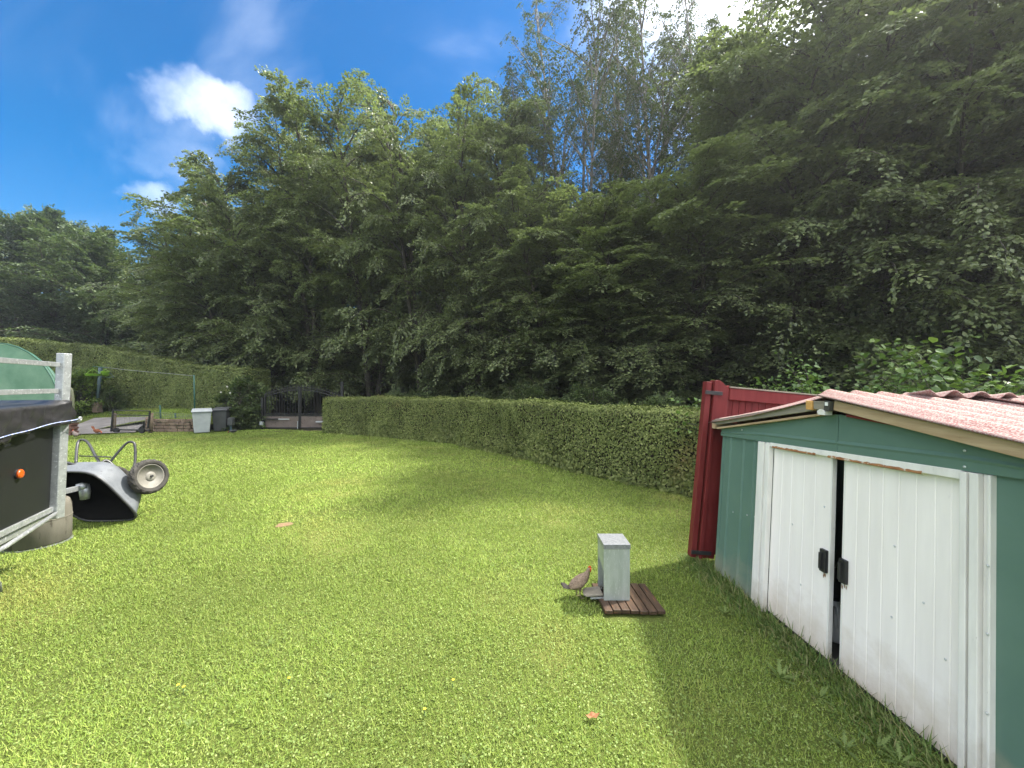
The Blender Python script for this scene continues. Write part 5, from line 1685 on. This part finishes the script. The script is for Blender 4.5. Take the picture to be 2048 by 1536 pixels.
# wheelie bins
def bin_(c, w_, d_, h_, mat, lidmat, label, rz):
    r_ = thing('wheelie_bin', tuple(c), label, 'bin')
    m4 = Matrix.Translation(c) @ Matrix.Rotation(rz, 4, 'Z')
    def q(x, y, z):
        return m4 @ Vector((x, y, z))
    m2 = MB()
    m2.hexa([q(-w_ * .38, -d_ * .36, .03), q(w_ * .38, -d_ * .36, .03), q(w_ * .38, d_ * .36, .03), q(-w_ * .38, d_ * .36, .03),
             q(-w_ * .47, -d_ * .48, h_ * .86), q(w_ * .47, -d_ * .48, h_ * .86), q(w_ * .47, d_ * .46, h_ * .86), q(-w_ * .47, d_ * .46, h_ * .86)])
    m2.build('body', mat, r_, bevel=.03)
    m2 = MB()
    m2.hexa([q(-w_ * .50, -d_ * .52, h_ * .855), q(w_ * .50, -d_ * .52, h_ * .855), q(w_ * .50, d_ * .48, h_ * .855), q(-w_ * .50, d_ * .48, h_ * .855),
             q(-w_ * .50, -d_ * .52, h_ * .89), q(w_ * .50, -d_ * .52, h_ * .89), q(w_ * .50, d_ * .48, h_ * .89), q(-w_ * .50, d_ * .48, h_ * .89)])
    m2.build('collar', mat, r_, bevel=.012)
    m2 = MB()
    m2.hexa([q(-w_ * .53, -d_ * .58, h_ * .895), q(w_ * .53, -d_ * .58, h_ * .895), q(w_ * .53, d_ * .50, h_ * .915), q(-w_ * .53, d_ * .50, h_ * .915),
             q(-w_ * .48, -d_ * .50, h_ * .955), q(w_ * .48, -d_ * .50, h_ * .955), q(w_ * .48, d_ * .46, h_), q(-w_ * .48, d_ * .46, h_)])
    lid = m2.build('lid', lidmat, r_, bevel=.012)
    attach(MB().tube([q(-w_ * .4, d_ * .56, h_ * .93), q(w_ * .4, d_ * .56, h_ * .93)], .016, 8).build('handle_bar', lidmat, None), lid)
    for sx in (-1, 1):
        MB().lathe(q(sx * w_ * .40, d_ * .40, .10), q(1, 0, 0) - q(0, 0, 0), [(-.025, .03), (-.025, .10), (.025, .10), (.025, .03)], 16).build('wheel', M['black_plastic'], r_)
bin_(Vector((-11.72, 14.65, 0)), .60, .72, .92, M['bin_grey'], M['bin_grey'], 'pale grey wheelie bin beside the stone wall', R(38))
bin_(Vector((-11.35, 15.15, 0)), .52, .60, .94, M['bin_dark'], M['bin_dark'], 'dark grey wheelie bin behind the pale one', R(20))
ub = thing('utility_box', (-11.0, 15.0, 0), 'small grey utility box on a short post by the shrub', 'box')
ubp = U(462, 862, 15.0)
MB().tube([(ubp.x, ubp.y, 0), (ubp.x, ubp.y, .25)], .04, 8).build('post', M['grey_post'], ub)
MB().box((ubp.x, ubp.y, .40), .20, .14, .30).build('case', M['bin_dark'], ub, bevel=.02)

# ---------------------------------------------------------------- wrought iron gate
GZ = 15.9
ig = thing('iron_gate', (-8.7, GZ, 0), 'black arched wrought iron double gate with spear tips and brown lower panels', 'gate')
gxl, gxr, gxm = -10.15, -7.05, -8.70
def arch(x):
    return 1.36 + 0.36 * math.cos((x - gxm) / (gxr - gxl) * math.pi * 0.93)
for x0, x1 in ((gxl, gxm - .012), (gxm + .012, gxr)):
    m_ = MB().box(((x0 + x1) / 2, GZ, .30), x1 - x0 - .06, .02, .46)
    m_.build('lower_panel', M['brown_panel'], ig)
    for z in (.055, .55, .62):
        MB().box(((x0 + x1) / 2, GZ, z), x1 - x0, .045, .04).build('rail', M['iron'], ig)
    for k_ in (0.0, -.115):
        pts = [Vector((x0 + (x1 - x0) * i / 12, GZ, arch(x0 + (x1 - x0) * i / 12) + k_)) for i in range(13)]
        MB().tube(pts, .017, 6).build('arched_rail', M['iron'], ig)
    m_ = MB()
    for i in range(12):
        xa = x0 + (x1 - x0) * (i + .5) / 12
        z = arch(xa) - .0575
        m_.tube([(xa + .05 * math.cos(a), GZ, z + .042 * math.sin(a)) for a in np.linspace(0, 2 * math.pi, 11)], .007, 4, cap=False)
    m_.build('scroll_band', M['iron'], ig)
    for e in (x0, x1):
        MB().box((e + (.02 if e == x0 else -.02), GZ, (.03 + arch(e)) / 2), .04, .05, arch(e) - .03).build('stile', M['iron'], ig)
    npk = 13
    for i in range(npk):
        xp = x0 + .06 + (x1 - x0 - .12) * i / (npk - 1)
        zt = arch(xp) + .115
        m_ = MB()
        m_.tube([(xp, GZ, .62), (xp, GZ, zt - .09)], .011, 5)
        m_.tube([(xp, GZ, zt - .09), (xp, GZ, zt - .06), (xp, GZ, zt)], [.011, .022, .002], 5)
        m_.build('picket', M['iron'], ig)
MB().box((gxm, GZ - .03, .91), .028, .03, 1.74).build('closing_bar', M['iron'], ig)
MB().box((gxm - .07, GZ - .04, .17), .03, .03, .32).build('drop_bolt', M['galv'], ig)
op = MB().beam((gxl - .02, GZ - .10, .43), (gxl + .62, GZ - .09, .415), .05, .05)
op.build('opener_arm', M['iron'], ig)
MB().tube([(gxl + .60, GZ - .09, .412), (gxl + 1.05, GZ - .07, .41)], .018, 8).build('opener_piston', M['bin_grey'], ig)
MB().beam((gxr - .95, GZ - .08, .31), (gxr - .3, GZ - .10, .31), .06, .05).build('opener_arm', M['bin_grey'], ig)
for xg, hg in ((gxl - .08, 1.3), (gxr + .08, 1.95)):
    MB().box((xg, GZ, hg / 2), .10, .10, hg).build('gate_post', M['iron'], ig, bevel=.01)
MB().box((gxl - .05, GZ - .12, .25), .10, .10, .14).build('motor_foot', M['bin_grey'], ig)
# muddy wheel ruts in front of the gate
M['mud'] = surf('dark damp soil', (0.045, 0.030, 0.020), (0.075, 0.055, 0.038), 14, 0.9, bmp=0.6)
mb = MB()
P = []
for i in range(14):
    t = i / 13
    x = -7.9 - 2.6 * t
    y = 15.35 - 0.55 * t + .05 * math.sin(i * 1.7)
    w_ = .10 * (1 - .5 * t) + .03 * math.sin(i * 2.3)
    P += [(x, y - w_, .010), (x, y + w_, .010)]
mb.grid(P, 14, 2)
tag(mb.build('wheel_rut', M['mud'], fix=False), 'dark muddy wheel rut in the grass before the iron gate', 'rut', kind='structure')

# ---------------------------------------------------------------- polytunnel
pt = thing('garden_tunnel', (-9.7, 7.0, 0), 'rounded green plastic garden tunnel behind the trailer', 'tunnel')
tc_ = Vector((-9.42, 7.1, 0))
prof = [Vector((1.16, 0, 0)), Vector((1.16, 0, .5)), Vector((1.16, 0, 1.0))] + [Vector((1.16 * math.cos(a), 0, 1.35 + 1.24 * math.sin(a))) for a in np.linspace(0, math.pi, 19)] + [Vector((-1.16, 0, 1.0)), Vector((-1.16, 0, .5)), Vector((-1.16, 0, 0))]
m_ = MB()
P = []
for p in prof:
    for b in np.linspace(0, 3.2, 9):
        sag = 0.02 * abs(math.sin(b / .4 * math.pi / 2))
        P.append((tc_.x + p.x - b * .75, tc_.y + b * .66, p.z - sag))
m_.grid(P, len(prof), 9)
m_.build('film', M['tunnel'], pt, smooth=True)
m_ = MB()
m_.add([(tc_.x + p.x * .995, tc_.y - .005, p.z * .997) for p in prof], [tuple(range(len(prof)))])
m_.build('end_sheet', M['tunnel'], pt)
for b in (0, .8, 1.6, 2.4, 3.2):
    MB().tube([(tc_.x + p.x * 1.004 - b * .75, tc_.y + b * .66 - (.02 if b == 0 else 0), p.z * 1.003) for p in prof], .014, 6).build('hoop', M['green_post'], pt, smooth=True)

# ---------------------------------------------------------------- garden shrubs
shrub = TreeKind('garden_shrub', M['leaf_bush'], M['bark'], 1.7, seed=91, rad_=1.0, stems=7, nprim=60, nsec=8, nleaf=16, base=0.05, droop=0.7, leaf=0.085, e_lo=20, e_hi=75, sec_len=.3, trunk_r=.025, spread=.07)
shrub2 = TreeKind('garden_shrub', M['leaf_undergrowth'], M['bark'], 1.5, seed=95, rad_=1.0, stems=6, nprim=60, nsec=8, nleaf=16, base=0.03, droop=0.9, leaf=0.10, e_lo=15, e_hi=70, sec_len=.3, trunk_r=.025, spread=.08)
p = U(160, 800, 17.0)
shrub.put((p.x, p.y, .5), 1.9, .4, 'yellow-green bush in front of the tall hedge behind the hanging tray', sxy=1.0, cat='bush')
p = U(122, 800, 16.6)
shrub.put((p.x, p.y, .45), 1.7, 1.9, 'yellow-green bush in front of the tall hedge beside the garden tunnel', sxy=.9, cat='bush')
p = U(222, 800, 17.4)
shrub2.put((p.x, p.y, .55), .95, 2.2, 'low dark leafy plant at the foot of the line post', sxy=.5, cat='plant')
rose = shrub2.put((-11.15, 16.2, 0), 1.85, 1.1, 'arching rose shrub with a few creamy blooms left of the iron gate', sxy=.8, cat='shrub')
for dx, dy, z in ((-.75, -.45, 1.52), (-.35, -.65, 1.75), (-.2, -.7, 1.50)):
    m_ = MB()
    c = Vector((-11.0 + dx, 16.1 + dy, z))
    for a in range(7):
        an = a * 2 * math.pi / 7
        e = Vector((math.cos(an), -.3, math.sin(an)))
        s_ = Vector((-math.sin(an), 0, math.cos(an)))
        m_.add([c, c + e * .025 + s_ * .018, c + e * .045, c + e * .025 - s_ * .018], [(0, 1, 2, 3)])
    attach(m_.build('bloom', M['petal_white'], None), rose)
shrub2.put((-11.0, 15.6, 0), .8, 2.9, 'low bushy plant around the utility box', sxy=.55, cat='plant')
shrub2.put((-11.9, 16.5, 0), 1.3, .9, 'dark shrub between the bins and the rose', sxy=.8, cat='shrub')
shrub2.put((-10.6, 16.0, 0), .8, 4.0, 'ivy-like plant at the left iron gate post', sxy=.55, cat='plant')

# hazel with big round leaves behind the shed
def big_leaf_bush(name, c, h, r_, n_l, leaf, seed, label):
    g = np.random.default_rng(seed)
    root = thing(name, c, label, 'bush')
    c = Vector(c)
    nb = 46
    ns = 8
    az = g.uniform(0, 2 * np.pi, nb)
    el = np.radians(g.uniform(38, 86, nb))
    L = h * g.uniform(.55, 1.12, nb) / np.maximum(.6, np.sin(el))
    L = np.minimum(L, h * 1.15)
    u = np.linspace(0, 1, ns)
    E = el[:, None] - .75 * u[None, :] ** 1.6 * g.uniform(.3, 1.3, nb)[:, None]
    dirs = np.stack([np.cos(az)[:, None] * np.cos(E) * r_, np.sin(az)[:, None] * np.cos(E) * r_, np.sin(E)], -1)
    B = np.concatenate([np.zeros((nb, 1, 3)), np.cumsum(dirs * (L / (ns - 1))[:, None, None], 1)[:, :-1]], 1)
    tv = tubes_np(B, np.broadcast_to(.016 * (1 - .8 * u), (nb, ns)), 5)
    o = np_mesh('branches', tv[0] + np.array(c), tv[1], M['bark'])
    attach(o, root)
    k = nb * n_l
    bi = np.repeat(np.arange(nb), n_l)
    s = g.uniform(.22, 1.0, k) * (ns - 1)
    i0 = np.minimum(s.astype(int), ns - 2)
    P = B[bi, i0] + (B[bi, i0 + 1] - B[bi, i0]) * (s - i0)[:, None] + g.normal(0, .11, (k, 3))
    D = g.normal(0, 1, (k, 3)) * np.array([1, 1, .45]) - np.array([0, 0, .15])
    N = g.normal(0, .42, (k, 3)) + np.array([0, -.15, 1])
    sz = leaf * g.uniform(.55, 1.25, k)
    v, f = round_leaf_arrays(P, D, N, sz, sz * .85)
    o = np_mesh('crown', v + np.array(c), f, M['leaf_hazel'])
    attach(o, root)
big_leaf_bush('hazel_bush', (5.5, 4.75, 0), 2.05, 1.1, 130, .095, 5, 'hazel bush with large bright round leaves behind the shed roof')
big_leaf_bush('hazel_bush', (6.8, 5.2, 0), 2.45, 1.1, 140, .10, 6, 'tallest large-leaved hazel bush at the end of the shed roof')
big_leaf_bush('hazel_bush', (5.2, 6.4, 0), 2.3, 1.1, 140, .08, 7, 'hazel bush with smaller leaves between the shed roof and the wood')
big_leaf_bush('hazel_bush', (4.2, 5.9, 0), 1.85, .9, 120, .07, 8, 'low leafy bush behind the red gate rail')

# ---------------------------------------------------------------- small things on the lawn
c = Vector((0.44, 2.12, .03))
fl = MB()
pts = [(-.038, 0, .010), (-.02, .014, .000), (.0, .021, .012), (.02, .014, .006), (.040, 0, .022), (.02, -.014, .004), (0, -.020, .014), (-.02, -.013, .002)]
fl.add([c] + [c + Vector(p) for p in pts], [(0, 1 + i, 1 + (i + 1) % 8) for i in range(8)])
tag(fl.build('fallen_leaf', M['dead_leaf'], fix=False), 'dry orange fallen leaf on the lawn', 'leaf')
mb = MB()
cc = (-2.99, 5.08)
P = [(cc[0], cc[1], .011)] + [(cc[0] + .10 * math.cos(a) * (1 + .2 * math.sin(3 * a + 1)), cc[1] + .085 * math.sin(a) * (1 + .2 * math.sin(2 * a)), .006) for a in np.linspace(0, 2 * math.pi, 25)[:-1]]
mb.add(P, [(0, 1 + i, 1 + (i + 1) % 24) for i in range(24)])
tag(mb.build('bare_patch', M['sand'], fix=False), 'bare sandy spot in the lawn', 'patch', kind='structure')

def flower(px_, py_, label):
    z = CAM_H * FPX / (py_ - 768)
    x = (px_ - 1024) / FPX * z
    r_ = thing('yellow_flower', (x, z, 0), label, 'flower', 'small yellow flowers in the lawn')
    MB().tube([(x, z, 0), (x + .004, z, .05)], .0015, 4).build('stem', M['green_post'], r_)
    m2 = MB()
    for a in range(6):
        an = a * math.pi / 3
        e, s_ = Vector((math.cos(an), math.sin(an), .25)), Vector((-math.sin(an), math.cos(an), 0))
        b = Vector((x + .004, z, .05))
        m2.add([b, b + e * .005 + s_ * .004, b + e * .009, b + e * .005 - s_ * .004], [(0, 1, 2, 3)])
    m2.build('petals', M['petal_yellow'], r_)
for px_, py_ in ((355, 1386), (366, 1390), (577, 1372), (848, 1436), (905, 1376)):
    flower(px_, py_, 'tiny yellow flower in the mown lawn')

# long grass along the shed front and gate foot
k = 5200
y = rng.uniform(1.2, 4.15, k)
x = np.where(y < 3.95, shed_x(y), 2.0) - np.abs(rng.normal(0, .13, k)) - .015
big = np.clip(1 - (shed_x(y) - x) / .30, .1, 1)
th = rng.uniform(0, 2 * np.pi, k)
el = np.arcsin(rng.uniform(.25, .95, k))
D = np.stack([np.cos(th) * np.cos(el) - .2, np.sin(th) * np.cos(el), np.sin(el)], 1)
N = np.stack([-np.cos(th), -np.sin(th), np.full(k, .5)], 1)
ln = (.05 + .13 * big * rng.uniform(0, 1, k) ** 1.5)
v, f = leaf_arrays(np.stack([x, y, np.full(k, -.005)], 1), D, N, ln, rng.uniform(.004, .008, k), .2)
tag(np_mesh('long_grass', v, f, M['long_grass']), 'uncut long grass along the foot of the shed', 'grass', kind='stuff')

def weed(px_, py_, size, nl, label, seed):
    g = np.random.default_rng(seed)
    z = CAM_H * FPX / (py_ - 768)
    x = (px_ - 1024) / FPX * z
    az = np.arange(nl) * 2.4 + g.normal(0, .2, nl)
    el = np.radians(g.uniform(8, 50, nl))
    # each leaf: rib with toothed lobes
    P, D, N, L, Wd = [], [], [], [], []
    for i in range(nl):
        d = np.array([math.cos(az[i]) * math.cos(el[i]), math.sin(az[i]) * math.cos(el[i]), math.sin(el[i])])
        s_ = np.array([-math.sin(az[i]), math.cos(az[i]), 0])
        n_ = np.cross(d, s_) * -1
        n_ = n_ if n_[2] > 0 else -n_
        ll = size * g.uniform(.6, 1.1)
        P.append([x, z, .01]); D.append(d); N.append(n_); L.append(ll); Wd.append(ll * .16)
        for q_ in np.linspace(.3, .95, 6):
            for sg in (-1, 1):
                P.append(np.array([x, z, .01]) + d * ll * q_); D.append(d * .8 + s_ * sg); N.append(n_); L.append(ll * .20 * (1.2 - q_ * .6)); Wd.append(ll * .08)
    v, f = leaf_arrays(np.array(P), np.array(D), np.array(N), np.array(L), np.array(Wd), .1)
    r_ = thing('weed_plant', (x, z, 0), label, 'weed', 'weeds along the shed')
    attach(np_mesh('leaf_rosette', v, f, M['weed']), r_)
for i, (px_, py_, s_, nl) in enumerate(((1560, 1360, .10, 9), (1450, 1230, .09, 8), (1640, 1400, .08, 8), (1755, 1500, .10, 9), (1690, 1500, .09, 8), (1800, 1530, .09, 8))):
    weed(px_, py_, s_, nl, 'toothed weed rosette in the grass beside the shed door', 100 + i)
for i, (px_, py_, s_, nl) in enumerate(((540, 1290, .045, 8), (930, 1530, .05, 8), (660, 1400, .045, 7), (380, 1455, .05, 8))):
    r_ = weed(px_, py_, s_, nl, 'toothed weed rosette out in the open lawn', 200 + i)

# ---------------------------------------------------------------- haze volume added to imitate lens flare and lift the shade
hz = bpy.data.materials.new('veil haze')
hz.use_nodes = True
ht = hz.node_tree
ht.nodes.clear()
ho = ht.nodes.new('ShaderNodeOutputMaterial')
hv_ = ht.nodes.new('ShaderNodeVolumePrincipled')
hv_.inputs['Color'].default_value = (0.92, 0.95, 1.0, 1)
hv_.inputs['Density'].default_value = 0.0011
hv_.inputs['Anisotropy'].default_value = 0.6
ht.links.new(hv_.outputs[0], ho.inputs['Volume'])
hb_ = MB().box((0, 8, 12.5), 1020, 1020, 28).build('haze', hz)
tag(hb_, 'thin pale veil haze standing in for lens flare over the whole garden and wood', 'haze', kind='stuff')
cy.volume_bounces = 0
